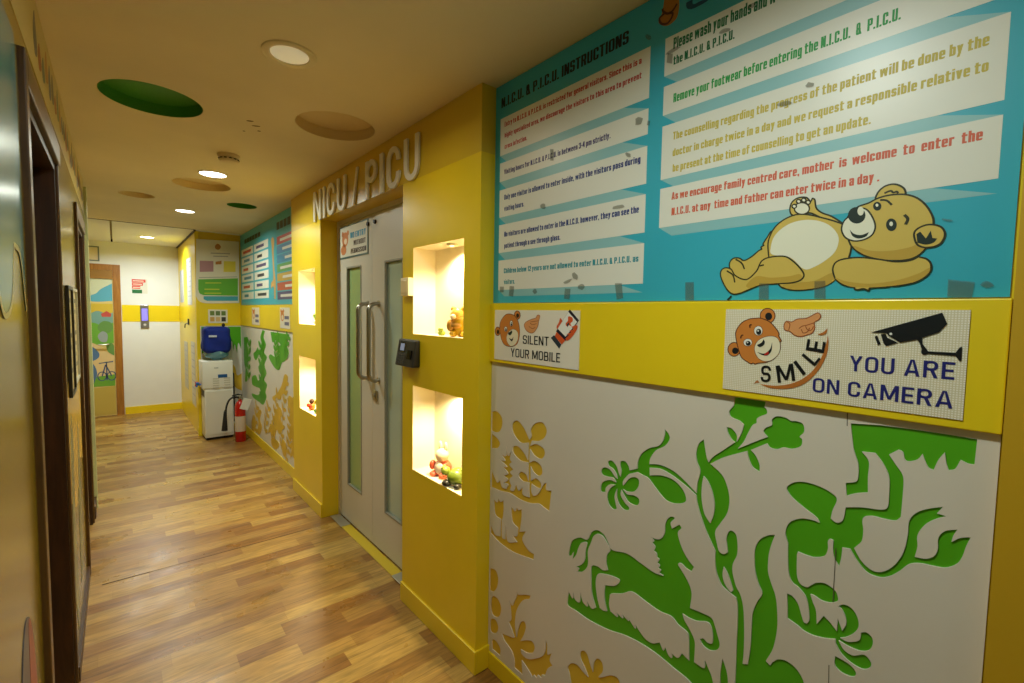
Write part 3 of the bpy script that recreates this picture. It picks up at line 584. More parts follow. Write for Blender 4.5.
# emblem and wordmark at the top of the board
cE = Crop(PW, 645, 0, 10.24, BN)
mb = MB(); plate(mb, PW, [cE.loop('170,150 190,60 205,-30 250,-80 330,-60 350,20 345,110 320,190 250,255 190,265 145,240 145,190')], BN, BN+.0005); mb.build('emblem', M((176, 110, 34), .5), board)
mb = MB()
for tx in ('180,90 190,120 230,140 270,125 300,90 330,40', '200,140 150,190 170,245 230,240 270,190 285,140 250,130'): stroke(mb, PW, cE.loop(tx, closed=False), .006, BN+.0009)
mb.build('emblem_line', M((86, 44, 14), .5), board)
mb = MB(); a = PW.px(686, 12, BN); b = PW.px(760, -26, BN); write(mb, PW, DIN, 'S', a[0], a[0]+.075, a[1]-.002, .085, BN+.0006)
mb.build('wordmark', M((20, 74, 104), .5), board)

# the bear printed on the board
cB = Crop(PW, 710, 180, 4.096, BN)
m_fur = M((208, 180, 86), .4, .4); m_fur2 = M((190, 156, 62), .4, .4); m_ink = M((46, 44, 12), .45); m_belly = M((232, 230, 206), .4, .4)
INK = [0.0]
LAY = [TN+.0004]
ink = MB(); fur = MB(); furd = MB(); pale = MB(); dark = MB()
def shp(dst, loop, line=True, wd=.0033):
    LAY[0] += .00003
    plate(dst, PW, [loop], LAY[0], LAY[0])
    if line:
        LAY[0] += .00003; stroke(ink, PW, loop, wd, LAY[0], True)
def crv(txt, wd=.0036):
    LAY[0] += .00003; stroke(ink, PW, cB.loop(txt, closed=False), wd, LAY[0])
shp(fur, cB.loop('255,210 235,235 218,262 222,268! 210,275 213,284! 200,290 170,315 140,330 120,320 95,322 80,345 90,380 120,402 150,408 185,385 215,350 250,320 280,250'))
crv('105,325 130,340 142,365')
shp(fur, cB.loop('545,180 500,150 460,135 436,115 430,82 420,75! 412,88 395,72 360,74 335,94 328,125 340,145 380,142 410,135 450,152 540,195'))
shp(fur, cB.loop('240,300 240,250 262,200 300,165 350,143 400,142 460,155 520,172 550,190 580,260 560,340 520,400 480,430 430,445 360,452 310,445 280,425 250,350'))
shp(furd, cB.loop('300,430 360,420 430,412 500,380 520,400 480,430 430,443 360,450 310,443'), False)
shp(pale, cB.loop('385,365 330,318 255,305 250,275 262,235 290,203 330,178 380,165 430,165 480,180 515,210 528,245 515,290 480,325 430,355'), False)
shp(pale, cell(cB, 377, 117, 31, 24), True, .003)
for x, y in ((346, 108), (364, 88), (385, 83), (403, 92)): shp(pale, cell(cB, x, y, 9, 8, 14), True, .003)
shp(fur, cB.loop('205,345 215,330 240,318 285,312 320,318 360,350 385,385 375,408 340,420 270,425 210,430 170,445 120,465 90,465 65,440 45,395 48,370 65,360 88,366 105,392 150,408 190,375'))
shp(furd, cB.loop('190,395 250,400 320,395 365,385 378,395 372,406 340,418 270,423 210,428 165,443 150,430'), False)
crv('70,372 95,390 103,420'); crv('205,352 222,348')
shp(fur, cB.loop('680,82 690,50 720,25 760,18 795,35 800,62 770,72 720,74')); crv('715,55 740,45 752,52 765,48 772,55')
shp(fur, cB.loop('560,165 600,115 650,95 690,75 740,62 800,60 850,75 890,110 915,160 910,215 890,270 850,310 800,328 760,330 740,322 715,330! 700,322 650,315 600,290 570,250'))
shp(furd, cB.loop('590,270 660,290 740,290 820,275 880,250 885,272 850,308 800,325 720,326 650,312 605,290'), False)
shp(fur, cB.loop('845,258 838,215 870,190 910,183 950,195 963,225 945,260 910,275 870,275'))
shp(dark, cB.loop('850,258! 846,222! 862,212! 885,240! 905,208! 912,238! 932,240! 915,258 885,265'), False)
shp(pale, cB.loop('540,205 548,172 570,150 610,120 640,120 665,150 678,190 665,225 630,245 590,250 555,235'), True, .003)
shp(dark, cell(cB, 602, 145, 36, 34), False); shp(pale, cell(cB, 618, 128, 13, 18), False)
shp(dark, cB.loop('573,203! 590,220 620,226 652,214! 640,232 610,240 585,230'), False)
for x, y, a, b in ((686, 108, 17, 18), (744, 184, 22, 26)): shp(dark, cell(cB, x, y, a, b), False); shp(pale, cell(cB, x-1, y-4, a*.34, b*.36), False)
crv('698,82 725,85 746,103'); crv('797,143 811,160 802,183', .005)
shp(fur, cB.loop('508,388 505,360 520,335 560,322 620,318 690,325 760,335 820,330 855,315! 890,325 907,350 895,385 850,415 790,430 750,434 752,426! 730,437 660,442 650,454! 630,446 600,450 590,438! 550,430 520,410'))
shp(furd, cB.loop('515,400 560,415 650,425 760,412 850,385 900,360 893,384 850,413 790,428 700,438 600,440 550,428 522,410'), False)
shp(dark, cB.loop('70,490! 88,472! 92,476! 76,495!'), False)
fur.build('bear_print', m_fur, board); furd.build('bear_print_dark_fur', m_fur2, board); pale.build('bear_print_pale_fur', m_belly, board); dark.build('bear_print_features', M((24, 40, 30), .45), board); ink.build('bear_print_outline', m_ink, board)
# old tape marks
cT = Crop(PW, 480, 0, 1.882, BN); m_tape = M((104, 106, 84), .6, .2, alpha=.45)
for x, y, w_, h_, a in ((300, 228, 16, 20, .6), (318, 232, 5, 9, .2), (365, 95, 30, 8, -.5), (358, 110, 10, 18, .1), (462, 58, 26, 9, -.4), (512, 12, 18, 9, -.5), (622, 160, 18, 10, -.2), (574, 196, 30, 10, -.2), (280, 292, 12, 8, .5), (120, 388, 12, 10, .9),
                        (262, 390, 30, 8, -.1), (136, 292, 6, 20, 0), (180, 520, 14, 12, .8), (165, 530, 20, 6, -.4), (60, 548, 8, 18, .1), (42, 545, 7, 10, 0), (104, 548, 9, 12, 0), (165, 553, 11, 20, .1), (192, 540, 14, 14, .4), (263, 548, 12, 28, -.1),
                        (395, 548, 16, 34, 0), (535, 548, 18, 30, 0), (640, 545, 20, 32, 0), (905, 545, 46, 30, .1), (955, 536, 26, 14, 0), (318, 70, 12, 9, .6), (880, 415, 22, 5, .2)):
    pts = []; n_ = 4 if h_ > 1.4*w_ or h_ > 25 else 9
    for k in range(n_):
        w2 = 2*math.pi*k/n_+(.785 if n_ == 4 else .3); rr_ = (.62+.1*random.random()) if n_ == 4 else .32+.22*random.random()
        px_, py_ = w_*rr_*math.cos(w2)*1.1, h_*rr_*math.sin(w2)*1.1
        pts.append(cT.st(x+px_*math.cos(a)-py_*math.sin(a), y+px_*math.sin(a)+py_*math.cos(a)))
    mb = MB(); plate(mb, PW, [pts], LAY[0]+.0001, LAY[0]+.0001); mb.build('tape_mark', m_tape, board, label='grey old tape mark')

# ------------------------------------------------------------------ signs on the yellow band
m_signw = M((232, 224, 206), .35, .45); m_brown = M((206, 126, 52), .45); m_brown2 = M((150, 72, 22), .45); m_skin = M((218, 150, 92), .45); m_orange = M((214, 88, 40), .45)
PB = Plane('right', XB)
def dots_mat():
    m = bpy.data.materials.new('dotted sign print'); m.use_nodes = True; nt = m.node_tree; b = nt.nodes['Principled BSDF']; L = nt.links.new
    tc = nt.nodes.new('ShaderNodeTexCoord'); mp = nt.nodes.new('ShaderNodeMapping'); mp.inputs['Scale'].default_value = (1, 230, 230)
    sx = nt.nodes.new('ShaderNodeSeparateXYZ'); L(tc.outputs['Object'], mp.inputs[0]); L(mp.outputs[0], sx.inputs[0])
    s = []
    for k in (1, 2):
        f = nt.nodes.new('ShaderNodeMath'); f.operation = 'FRACT'; g = nt.nodes.new('ShaderNodeMath'); g.operation = 'LESS_THAN'; g.inputs[1].default_value = .4
        L(sx.outputs[k], f.inputs[0]); L(f.outputs[0], g.inputs[0]); s.append(g)
    h = nt.nodes.new('ShaderNodeMath'); h.operation = 'MAXIMUM'; L(s[0].outputs[0], h.inputs[0]); L(s[1].outputs[0], h.inputs[1])
    mx = nt.nodes.new('ShaderNodeMix'); mx.data_type = 'RGBA'; mx.inputs[6].default_value = rgb((240, 234, 218)); mx.inputs[7].default_value = rgb((216, 205, 170))
    L(h.outputs[0], mx.inputs[0]); L(mx.outputs[2], b.inputs['Base Color']); b.inputs['Roughness'].default_value = .35
    return m
class Print:
    """flat artwork on a sign: one mesh per colour, later shapes lie on earlier ones"""
    def __init__(s, plane, n): s.p, s.n, s.d = plane, n, {}
    def add(s, key, loop): s.n += .00003; plate(s.d.setdefault(key, MB()), s.p, [loop], s.n, s.n)
    def line(s, key, pts, w): s.n += .00003; stroke(s.d.setdefault(key, MB()), s.p, pts, w, s.n)
    def put(s, key, vs, fs): s.d.setdefault(key, MB()).add(vs, fs)
    def build(s, parent, table):
        for k, mb in s.d.items(): mb.build(table[k][0], table[k][1], parent)
def bear_head(P, c, head, ears, inner, muzzle, eyes, nose, mouth, tongue, k):
    for x, y, a, b in ears: P.add('outline', cell(c, x, y, a+6*k, b+6*k)); P.add('fur', cell(c, x, y, a, b))
    for x, y, a, b in inner: P.add('dark', cell(c, x, y, a, b))
    hl = c.loop(head); P.add('fur', hl); P.line('outline', hl+hl[:1], .0022)
    ml_ = c.loop(muzzle); P.add('cream', ml_); P.line('outline', ml_+ml_[:1], .001)
    for x, y, a, b in eyes: P.add('outline', cell(c, x, y, a+3*k, b+3*k)); P.add('white', cell(c, x, y, a, b)); P.add('dark', cell(c, x+a*.1, y+b*.25, a*.62, b*.68)); P.add('white', cell(c, x-a*.05, y+b*.0, a*.2, b*.2))
    P.add('dark', c.loop(nose)); P.add('dark', c.loop(mouth))
    if tongue: P.add('red', c.loop(tongue))
TAB = {'outline': ('bear_outline', M((90, 44, 14), .5)), 'fur': ('bear_print', m_brown), 'dark': ('dark_print', M((20, 24, 26), .45)), 'cream': ('bear_muzzle', M((232, 222, 190), .4)), 'white': ('white_print', M((236, 234, 224), .4)),
       'red': ('bear_tongue', M((190, 40, 30), .4)), 'skin': ('hand_print', m_skin), 'skinline': ('hand_outline', M((150, 74, 30), .45)), 'letter': ('lettering', m_black), 'navy': ('slogan_lettering', m_navy), 'letter2': ('lettering', m_black), 'navy2': ('slogan_lettering', m_navy), 'swoosh': ('swoosh_print', M((182, 108, 44), .45)),
       'cam': ('camera_icon', m_black), 'phone': ('phone_icon', M((34, 32, 44), .4)), 'orange': ('gripping_hand_print', m_orange), 'cuff': ('cuff_print', M((40, 54, 62), .5))}
# smile, you are on camera
sg = thing('camera_sign', 'long yellow-band sign reading SMILE YOU ARE ON CAMERA with bear face and camera icon', 'sign', (XB, .25, 1.34))
a = PB.px(726.6, 310.8); b = PB.px(726.6, 390.8); c = PB.px(971, 307.8); d_ = PB.px(963, 417.4)
zt, zb = (a[1]+c[1])/2, (b[1]+d_[1])/2
mb = MB(); plate(mb, PB, [rect(a[0], zb, (c[0]+d_[0])/2, zt)], .0003, .0026); mb.build('sign_plate', dots_mat(), sg)
P = Print(PB, .0028); cS = Crop(PB, 720, 300, 6.83, .003)
bear_head(P, cS, '108,255 113,205 150,155 200,130 240,125 280,125 340,150 390,205 405,235! 402,245 420,280! 410,290 410,340 375,395 320,425 260,432 240,440! 225,430 215,438! 195,428 150,395 130,350', ((325, 108, 48, 48), (97, 337, 40, 44)), ((332, 112, 24, 26), (104, 347, 22, 22)),
          '235,330 262,275 330,247 390,258 412,310 400,370 350,412 300,418 255,390', ((262, 210, 28, 31), (190, 290, 28, 24)), '252,308! 285,290 296,268! 306,285 300,308 272,322', '253,355! 300,366 340,338 357,287! 352,345 325,378 290,376', '300,378 312,362 332,352 328,372', 1)
P.line('outline', cS.loop('140,262 148,242 160,240', closed=False), .003); P.line('outline', cS.loop('205,190 205,172 218,168', closed=False), .003)
hl = cS.loop('437,175 455,145 490,150 530,130 590,125 640,100 670,88 688,105 680,130 645,155 648,190 630,225 590,240 550,250 510,240 480,215 445,205')
P.add('skin', hl); P.line('skinline', hl+hl[:1], .002)
for tx in ('540,195 560,180 600,170 645,155', '555,200 570,225 600,215 612,190', '585,180 600,205 625,205 640,180', '455,148 478,165 470,205'): P.line('skinline', cS.loop(tx, closed=False), .0018)
P.add('swoosh', cS.loop('270,572! 340,600 430,607 520,595 600,555 680,470 730,370 742,290 738,240! 725,300 695,390 640,475 560,540 470,575 380,585 310,578'))
P.add('swoosh', cS.loop('232,572! 245,555 258,548 270,565! 250,565')); P.add('swoosh', cS.loop('665,235! 705,220 735,192! 728,225 700,240'))
for ch, (bx, by), ang, hh in (('S', (345, 560), -3, 112), ('M', (456, 558), 8, 118), ('I', (578, 508), 37, 112), ('L', (668, 428), 50, 116), ('E', (717, 325), 80, 126)):
    wd = {'S': 68, 'M': 120, 'I': 24, 'L': 66, 'E': 76}[ch]
    if ch == 'S': bx -= 34
    ca, sa = math.cos(math.radians(ang)), math.sin(math.radians(ang))
    P.n += .0001
    write(P.d.setdefault('letter', MB()), PB, SIGN, ch, -wd/2, wd/2, 0, hh, P.n, 0, .1, lambda lx, ly: cS.st(bx+lx*ca-ly*sa, by-(lx*sa+ly*ca)))
mbn = P.d.setdefault('navy', MB())
tline(mbn, PB, 'YOU ARE', (849, 371.5), (954.2, 379), (849, 356.2), .0034, 0, SIGN, .14)
tline(P.d.setdefault('navy2', MB()), PB, 'ON CAMERA', (812.3, 393), (952.4, 407.2), (812.3, 378.8), .0034, 0, SIGN, .14)
cK = Crop(PB, 830, 300, 5.693, .003)
for tx in ('232,185! 640,72! 668,135! 620,185! 525,215! 500,225! 400,243! 330,200! 325,188!', '290,195! 318,192! 328,215! 388,243! 320,262! 305,245! 300,230!', '255,208! 270,202! 290,250! 273,257!',
           '480,222! 525,210! 528,250! 545,272 560,292! 715,300! 738,270! 753,265! 748,348! 735,345! 715,318! 560,306! 535,312 520,300 522,278! 505,235'): P.add('cam', cK.loop(tx))
P.add('white', cell(cK, 347, 193, 8, 7))
P.build(sg, TAB)
# silent your mobile
sg = thing('mobile_sign', 'small band sign reading SILENT YOUR MOBILE with bear face and hand holding phone', 'sign', (XB, 1.3, 1.34))
a = PB.px(495.5, 311.4); b = PB.px(496, 359.7); c = PB.px(580.5, 308.8); d_ = PB.px(579, 369.4)
mb = MB(); plate(mb, PB, [rect(a[0], (b[1]+d_[1])/2, c[0], (a[1]+c[1])/2)], .0003, .0026); mb.build('sign_plate', m_signw, sg)
P = Print(PB, .0028); cM = Crop(PB, 490, 300, 9.11, .003)
bear_head(P, cM, '88,240 105,180 150,130 210,135 250,180 268,250 268,330 245,400 190,425 130,405 100,340', ((248, 138, 24, 36), (70, 285, 20, 36)), ((252, 142, 13, 20), (73, 290, 12, 20)),
          '150,340 170,290 210,265 250,290 255,350 230,405 190,420 160,390', ((195, 213, 12, 25), (144, 265, 12, 22)), '165,300! 190,285 200,275! 203,295 190,318 172,318', '172,345! 198,357 215,332! 208,365 195,375', None, 1)
hl = cM.loop('312,230 330,200 380,175 415,165 430,140 448,138 455,150 445,190 435,240 405,290 370,300 330,275'); P.add('skin', hl); P.line('skinline', hl+hl[:1], .002)
for tx in ('365,210 390,225 425,215', '355,240 385,260 415,250', '370,200 400,195 440,190'): P.line('skinline', cM.loop(tx, closed=False), .002)
mbl = P.d.setdefault('letter', MB())
tline(mbl, PB, 'SILENT', (522.7, 343.9), (548.6, 345.8), (522.7, 335.3), .0034, 0, DIN, .12)
tline(P.d.setdefault('letter2', MB()), PB, 'YOUR MOBILE', (510.6, 356.9), (560, 362.2), (510.6, 348.5), .0034, 0, DIN, .12)
P.add('orange', cM.loop('610,285! 690,365! 655,405! 590,330!')); P.add('cuff', cM.loop('585,320! 650,405! 632,445! 555,345!'))
P.add('orange', cM.loop('640,165 655,180 660,200 640,235 615,265 608,240 630,200'))
P.add('phone', cM.loop('728,85! 812,185! 690,372! 603,285!')); P.add('white', cM.loop('715,108! 795,200! 690,335! 618,262!'))
P.add('orange', cM.loop('690,350 720,320 700,310 740,295 725,280 765,265 745,245 790,230 800,245 780,290 735,350 700,370')); P.add('orange', cM.loop('715,150 750,160 755,190 735,215 745,240 720,230 700,240 690,215 710,190'))
P.add('cuff', cM.loop('700,225! 715,205! 725,215! 708,248!'))
P.build(sg, TAB)

# ------------------------------------------------------------------ the white fret-cut mural panel
MN = .007
PMU = Plane('right', W-MN)
C1 = Crop(PMU, 560, 500, 3.733); C2 = Crop(PMU, 590, 390, 4.553); C3 = Crop(PMU, 680, 390, 4.553); C4 = Crop(PMU, 690, 530, 4.467)
C5 = Crop(PMU, 770, 410, 3.595); C6 = Crop(PMU, 770, 530, 4.462); C7 = Crop(PMU, 485, 395, 4.02); C8 = Crop(PMU, 485, 555, 5.333)
horse = [C1.loop('''195,187 180,160 165,130 140,113 118,120 102,148 75,140 50,148 40,165 32,205 42,208! 50,195 46,222! 60,205 68,180 80,160 100,160 95,190 92,225 78,242 58,250! 70,256 64,268! 82,268 100,252 105,230 104,190 115,160 125,135 140,127 158,135 172,155 187,187
 175,205 172,235 178,262! 160,262 140,248 118,247 116,290 118,345 128,385 133,402! 118,405 100,378! 102,398 85,380 75,343! 73,382 55,370 50,343! 47,368 33,343! 28,370 30,395 60,415 110,450 180,485 240,505 300,535 360,575 420,625 470,665 510,705 560,740!
 572,700 566,660 552,625 540,595! 538,628 500,605! 503,560 502,525 485,485 465,450 457,425! 480,440 510,452 545,455 562,470 570,505 568,535 550,532 535,517 520,520! 535,545 560,562 585,560 596,540 588,505 578,470 565,440 530,422 485,403! 491,350 480,310 455,265 440,240
 452,237 470,255 490,267! 500,250! 480,225 460,190 445,150 440,120 453,105 446,92! 430,100 418,107! 413,85 428,68 415,62 400,72 392,95 390,125 375,145 355,145 335,135! 350,152 343,160! 355,175 349,190! 360,200 362,215! 370,222 363,235! 372,245 366,255! 376,262 369,272! 385,283!
 350,270 300,235 250,200'''),
         C1.loop('150,275 190,283 222,300 205,320 168,318! 165,350 168,385 175,415! 160,412 148,402! 138,360 133,310 138,282'),
         C1.loop('190,350 230,350 268,343 320,380 370,415 415,435 440,465 470,490 480,510 482,600! 455,572! 440,590 415,572! 418,590 405,580 392,548! 385,562 372,532! 345,535 320,520 300,495 278,460! 280,480 250,433! 256,452 228,423! 234,442 208,418! 214,437 188,415! 183,390 185,365')]
blade = [C1.loop('606,592! 618,625 626,665 628,720! 598,720! 598,650')]
vine = [multi(
    (C2, '''215,358! 180,366! 175,345 160,325 140,325 137,345 142,370 138,395! 130,375 120,345 100,322 82,325 85,345 105,360 120,385 124,405! 110,390 90,362 65,352 52,365 55,385 80,395 105,400 118,420! 90,410 60,418 50,435 50,462 70,465! 72,445 90,430 115,432!
     95,445 82,465 78,490 85,520 105,543 122,540! 115,510 112,480 122,450! 122,490 135,525 155,545 175,548! 178,535 160,515 140,480 142,455! 155,480 175,510 205,525 222,518 222,495 200,480 170,475 150,452! 170,463 200,462 220,440 222,410 205,397 180,402 160,425 150,435!
     150,415 165,395 178,382! 215,374! 240,388 265,402 290,435 320,475 350,505 390,518 430,512 437,490 420,450 380,410 330,390 285,388 272,390! 271,354! 320,360 370,387 430,432 483,480! 487,510 500,560 520,620'''),
    (C4, '70,0 85,35 113,95! 112,140 118,190 140,245 170,275 205,303! 212,340 212,420 208,500 205,600 200,720! 520,720! 500,660 470,615 430,585 395,578 370,590 358,605! 338,585! 370,530 388,450 390,380 383,300 360,230 348,180 352,110 365,60 380,22! 345,25 310,45 290,85 288,140 292,190 305,240 322,285 300,320 280,370 275,430 270,520 258,600! 235,598! 240,540 242,450 238,350 225,290 205,250 190,190 192,150 210,110 212,60 205,20 185,3 170,12 162,40 165,70 168,100! 150,108 130,95 120,60'),
    (C3, '160,645 185,605 215,560 225,500 215,440 190,385 138,336! 190,310 250,292 305,278! 312,310 330,350 362,373! 362,340 345,300 322,273! 395,243! 410,262 440,270 470,262 510,268 550,255 556,225 545,212 565,190 560,155 530,142 505,140 480,125 440,120 418,135 418,160 390,172 380,190 398,214! 340,236 262,268! 290,235 310,195 330,160 348,150 350,130 370,118 395,108 395,90 385,78! 390,46! 250,26! 245,70! 225,95 228,118 245,130 270,140 290,158! 280,195 258,236! 258,205 235,175 212,168! 218,195 235,225 250,238! 195,275 150,305 130,330! 120,300 108,225! 85,245 73,290 78,330 92,370 80,420 75,470!'),
    (C2, '440,422 390,376 340,348 300,338 270,338! 275,310 300,275 340,255 362,225 358,200 340,178! 340,205 330,235 310,255 270,265 235,290 218,325')),
    C3.loop('107,392! 100,430 98,490 110,560 137,607! 152,570 157,520 145,460 125,415'),
    C4.loop('150,165! 145,200 155,240 180,275 192,270! 180,230 165,190')]
# keep the top flower inside the board
vine = [[Vector((p.x, min(p.y, 1.3125))) for p in lp] for lp in vine]
tree = [multi(
    (C5, '290,48! 400,55! 520,70! 640,88! 745,105! 735,197! 712,193 685,180! 665,212 642,217! 634,190 628,152! 605,180 588,216! 568,205 548,158! 530,178 500,185 485,178 478,152 462,143! 428,160! 455,200 475,230 480,260 476,320 470,385! 450,398 410,392 370,382 340,384 332,400 335,430 330,470 310,490 302,497! 330,545 370,578 410,580 450,555 480,510 495,450 500,400 525,370 570,355 622,348! 600,372! 635,382! 590,395 555,415 530,450 530,490 520,528! 560,535 590,525 603,500 605,460 630,435 675,430! 660,450 652,475! 685,460 722,458! 705,490 690,530 670,555 630,568 580,560 540,552 500,555 465,580 430,598 395,602 350,585 315,545 288,500! 260,495! 256,530 248,562! 232,535 226,500 228,470! 216,464 208,472 208,500 195,525 160,530 130,522 100,510!'),
    (C6, '120,110! 120,200 135,240 165,255 185,245 210,235 250,240 290,270 303,300 300,318 270,325 230,315 195,292 180,287! 190,320 205,360 208,420! 240,383! 270,415 298,452! 302,395! 315,430 322,450! 340,420 335,385 320,355 302,340! 330,333 365,350 390,390 395,430 375,460 340,478 312,482! 345,498 380,498 400,490 405,470 405,458! 430,457 455,480 458,510 440,538 400,540 350,520 306,494! 330,535 370,560 420,557 450,590 445,615 415,622 370,600 320,555 293,508! 292,488! 240,483 190,470 150,450 120,425 78,395! 78,340 75,283! 100,295 125,330 140,380 150,410 165,418! 175,400 172,350 160,300 130,260 100,235 85,200 80,140 80,60!'),
    (C5, '55,440 70,405 110,390 150,395 178,405! 165,385 120,350 80,315 60,285 70,268 100,258 140,262 190,280 230,305 240,325 225,360 218,390! 240,405 262,395 272,350! 330,350 395,358 422,350 428,300 428,240 405,190 378,155! 330,150! 355,185 352,240 352,297! 310,300 275,308! 272,262! 300,260 315,250 318,200 308,165 300,140!'))]
tree = [[Vector((p.x, min(p.y, 1.3125))) for p in lp] for lp in tree]
petal = [C6.loop('290,562! 320,578 360,605 383,635 375,655 345,650 310,630 288,600')]
EG = -1.5085
def clipl(lp): return [Vector((max(p.x, EG+.003), p.y)) for p in lp]
gold = [C7.loop('22,70! 45,65 65,85 70,115 60,145 40,150 22,140!'), C7.loop('22,150! 50,175 60,195 50,213 22,213!'),
        C7.loop('''25,300! 40,335 50,352 60,342! 68,370 85,378! 92,360 75,353! 92,340 74,325! 92,315 72,290! 88,288 58,260! 80,265 65,238! 84,245 85,203! 92,245 107,225! 100,255 108,270! 98,280 113,300! 100,310 112,325! 98,340 106,365! 100,382! 115,385 125,358! 135,385 150,370! 152,400 178,412!
          177,380 177,352! 150,345 135,325 145,308 165,320 174,345! 174,310 173,272! 140,262 115,235 112,210 130,205 155,230 172,262! 173,225 175,192! 140,190 112,150 110,115 130,103 155,130 178,180! 186,165 183,140 200,115 230,110 248,140 240,170 215,185 188,184! 181,205! 205,197 235,215 240,240 225,257 200,245 180,217! 178,272! 200,265 225,285 230,315 215,325 195,310 183,287! 184,345! 205,335 225,355 222,375 205,370 187,357! 186,385 195,405 215,395 235,360 247,353! 245,380 267,385! 262,430 258,468! 240,455 215,437 180,435 140,420 100,395 60,385 25,370!'''),
        C7.loop('22,520! 40,560 60,568! 63,500! 40,480 35,430 35,418! 48,432 55,418! 62,430 74,422! 75,460 72,490 68,502! 68,570 80,580! 84,512! 90,587 128,592! 110,565! 128,567 132,535! 110,510 105,465 108,450! 120,468 128,453! 135,463 147,458! 147,490 142,530 138,550! 164,548! 150,575 155,595 175,625 197,640! 195,662! 160,650 110,630 60,595 22,555!'),
        C8.loop('25,70! 55,80 70,120 65,170 45,195 25,190!'), C8.loop('38,222 65,230 85,275 80,320 60,332 38,315 30,270'), C8.loop('30,345 55,345 70,380 65,410 45,418 28,400'), C8.loop('38,452 60,460 82,500 80,538! 38,502!'),
        C8.loop('''170,190! 178,212 215,212 243,216! 235,235 205,240 180,270 165,310 160,370 167,440! 175,400 190,360 210,355 218,385 205,430 187,460! 220,455 250,460 265,490 255,520 225,522 190,503! 197,530 230,555 280,550 310,535 322,500 322,452! 332,480 333,530 355,523! 345,560 360,592! 335,605 320,642! 302,640 300,657! 280,640 275,657! 260,640 250,652! 240,630 215,590 195,562! 197,600 200,640! 155,600! 155,560 140,510 105,460 88,418! 120,430 145,440 155,440! 143,400 125,358! 138,340 130,240! 145,270 155,250 168,220'''),
        C8.loop('460,700! 450,640 440,600 460,578 490,585 520,620 550,652! 535,610 510,555 508,520 525,510 545,530 560,580 575,625! 580,575 600,552 625,575 628,620 605,650 625,652 670,642 705,655 718,690 690,720 600,735')]
gold = [clipl(l) for l in gold]
panel = thing('mural_panel', 'white fret-cut wall panel with green horse, vine and tree cutouts under the signs', 'wall panel', (W, .78, .08))
mb = MB(); plate(mb, PMU, [rect(EG, .0765, -.0555, 1.3150)]+horse+blade+vine+tree+petal+gold, -.0058, 0); mb.build('white_board', M((222, 214, 198), .45, .35, noise=.05, nscale=2), panel)
def inlay(name, loops, m, label): 
    q = MB(); plate(q, PMU, loops, -.0066, -.0034); q.build(name, m, panel, label=label)
inlay('horse_inlay', horse, m_green, 'green leaping horse over a grassy bank'); inlay('grass_inlay', blade, m_green, 'green grass blade'); inlay('vine_inlay', vine, m_green, 'green flowering vine'); inlay('tree_inlay', tree, m_green, 'green tree with canopy and curling leaves'); inlay('leaf_inlay', petal, m_green, 'green single leaf')
for k, l in enumerate(gold): inlay('plant_inlay', [l], m_gold, ['gold leaf by the pillar', 'gold lower leaf by the pillar', 'gold fern and sprig on a bank', 'gold tulips on a bank', 'gold seed topmost', 'gold seed second', 'gold seed third', 'gold seed lowest', 'gold branching plant', 'gold blossom beside the bank'][k])
q = MB()
for a, b in (((847.6, 410), (847.2, 426)), ((836, 548), (833, 602)), ((829, 665), (828, 720))):
    stroke(q, PMU, [PMU.px(*a), PMU.px(*b)], .0016, .0004)
q.build('seam', M((90, 80, 60), .7), panel, label='dark seam between two boards')
# ------------------------------------------------------------------ double door
YM = 2.815
def leaf(name, y0, y1, g0, g1, glass, hy):
    mb = MB(); plate(mb, PDR, [rect(-y1, .012, -y0, 2.118), rect(-g1, .275, -g0, 1.815)], -.04, 0)
    d = struct(mb.build(name, m_door))
    q = MB(); q.box((XD+.014, g0, .275), (XD+.022, g1, 1.815)); q.build('glass_pane', glass, d)
    q = MB(); w_ = .009
    plate(q, PDR, [rect(-g1-.001, .274, -g0+.001, 1.816), rect(-g1+w_, .275+w_, -g0-w_, 1.815-w_)], -.012, .003); q.build('glazing_bead', M((150, 150, 138), .4), d)
    q = MB(); za, zb, rx = 1.085, 1.560, .013; o = .066
    pts = [(XD, hy, za)]
    for k in range(9):
        w2 = math.pi/2*k/8; pts.append((XD-o+.045-.045*math.sin(w2), hy+.0, za+.045-.045*math.cos(w2)))
    pts2 = [(x, y, za+zb-z) for x, y, z in pts][::-1]
    q.tube(pts+pts2, rx, 14)
    for z in (za, zb): q.lathe((XD, hy, z), [(0, -.006), (.021, -.006), (.022, -.001), (.022, 0)], 20, 'x')
    q.build('pull_handle', m_steel, d, label='brushed steel pull handle')
    q = MB(); q.lathe((XD+.0, y0+.05 if name == 'door_1' else y1-.05, 2.065), [(0, -.012), (.012, -.012), (.014, 0)], 14, 'x'); q.build('door_stop', m_black, d)
    return d
dl = leaf('door_1', YM+.0015, 3.372, 2.985, 3.235, m_frost2, 2.878)
dr = leaf('door_2', 2.235, YM-.0015, 2.40, 2.632, m_frost, 2.716)
q = MB(); q.box((XD-.012, YM-.085, .955), (XD, YM-.03, 1.02), .003); q.lathe((XD-.012, YM-.057, .988), [(0, -.01), (.012, -.01), (.013, 0)], 18, 'x'); q.build('lock', m_steel, dr)
mb = MB(); mb.box((XD-.004, 3.374, 0), (XD+.06, YC, ZH)); mb.box((XD-.004, YB, 0), (XD+.06, 2.233, ZH)); mb.box((XD-.004, 2.233, 2.121), (XD+.06, 3.374, ZH)); struct(mb.build('ceiling_gap_shade1', m_door))
mb = MB(); mb.box((1.275, YB, 0), (1.30, YC, ZH)); struct(mb.build('wall_behind_door', M((30, 30, 26), .8)))
mb = MB(); mb.box((W-.02, YB+.02, .0), (XD-.006, YC-.02, .006), .002); th = struct(mb.build('ceiling_gap_shade2', M((206, 178, 40), .45)))
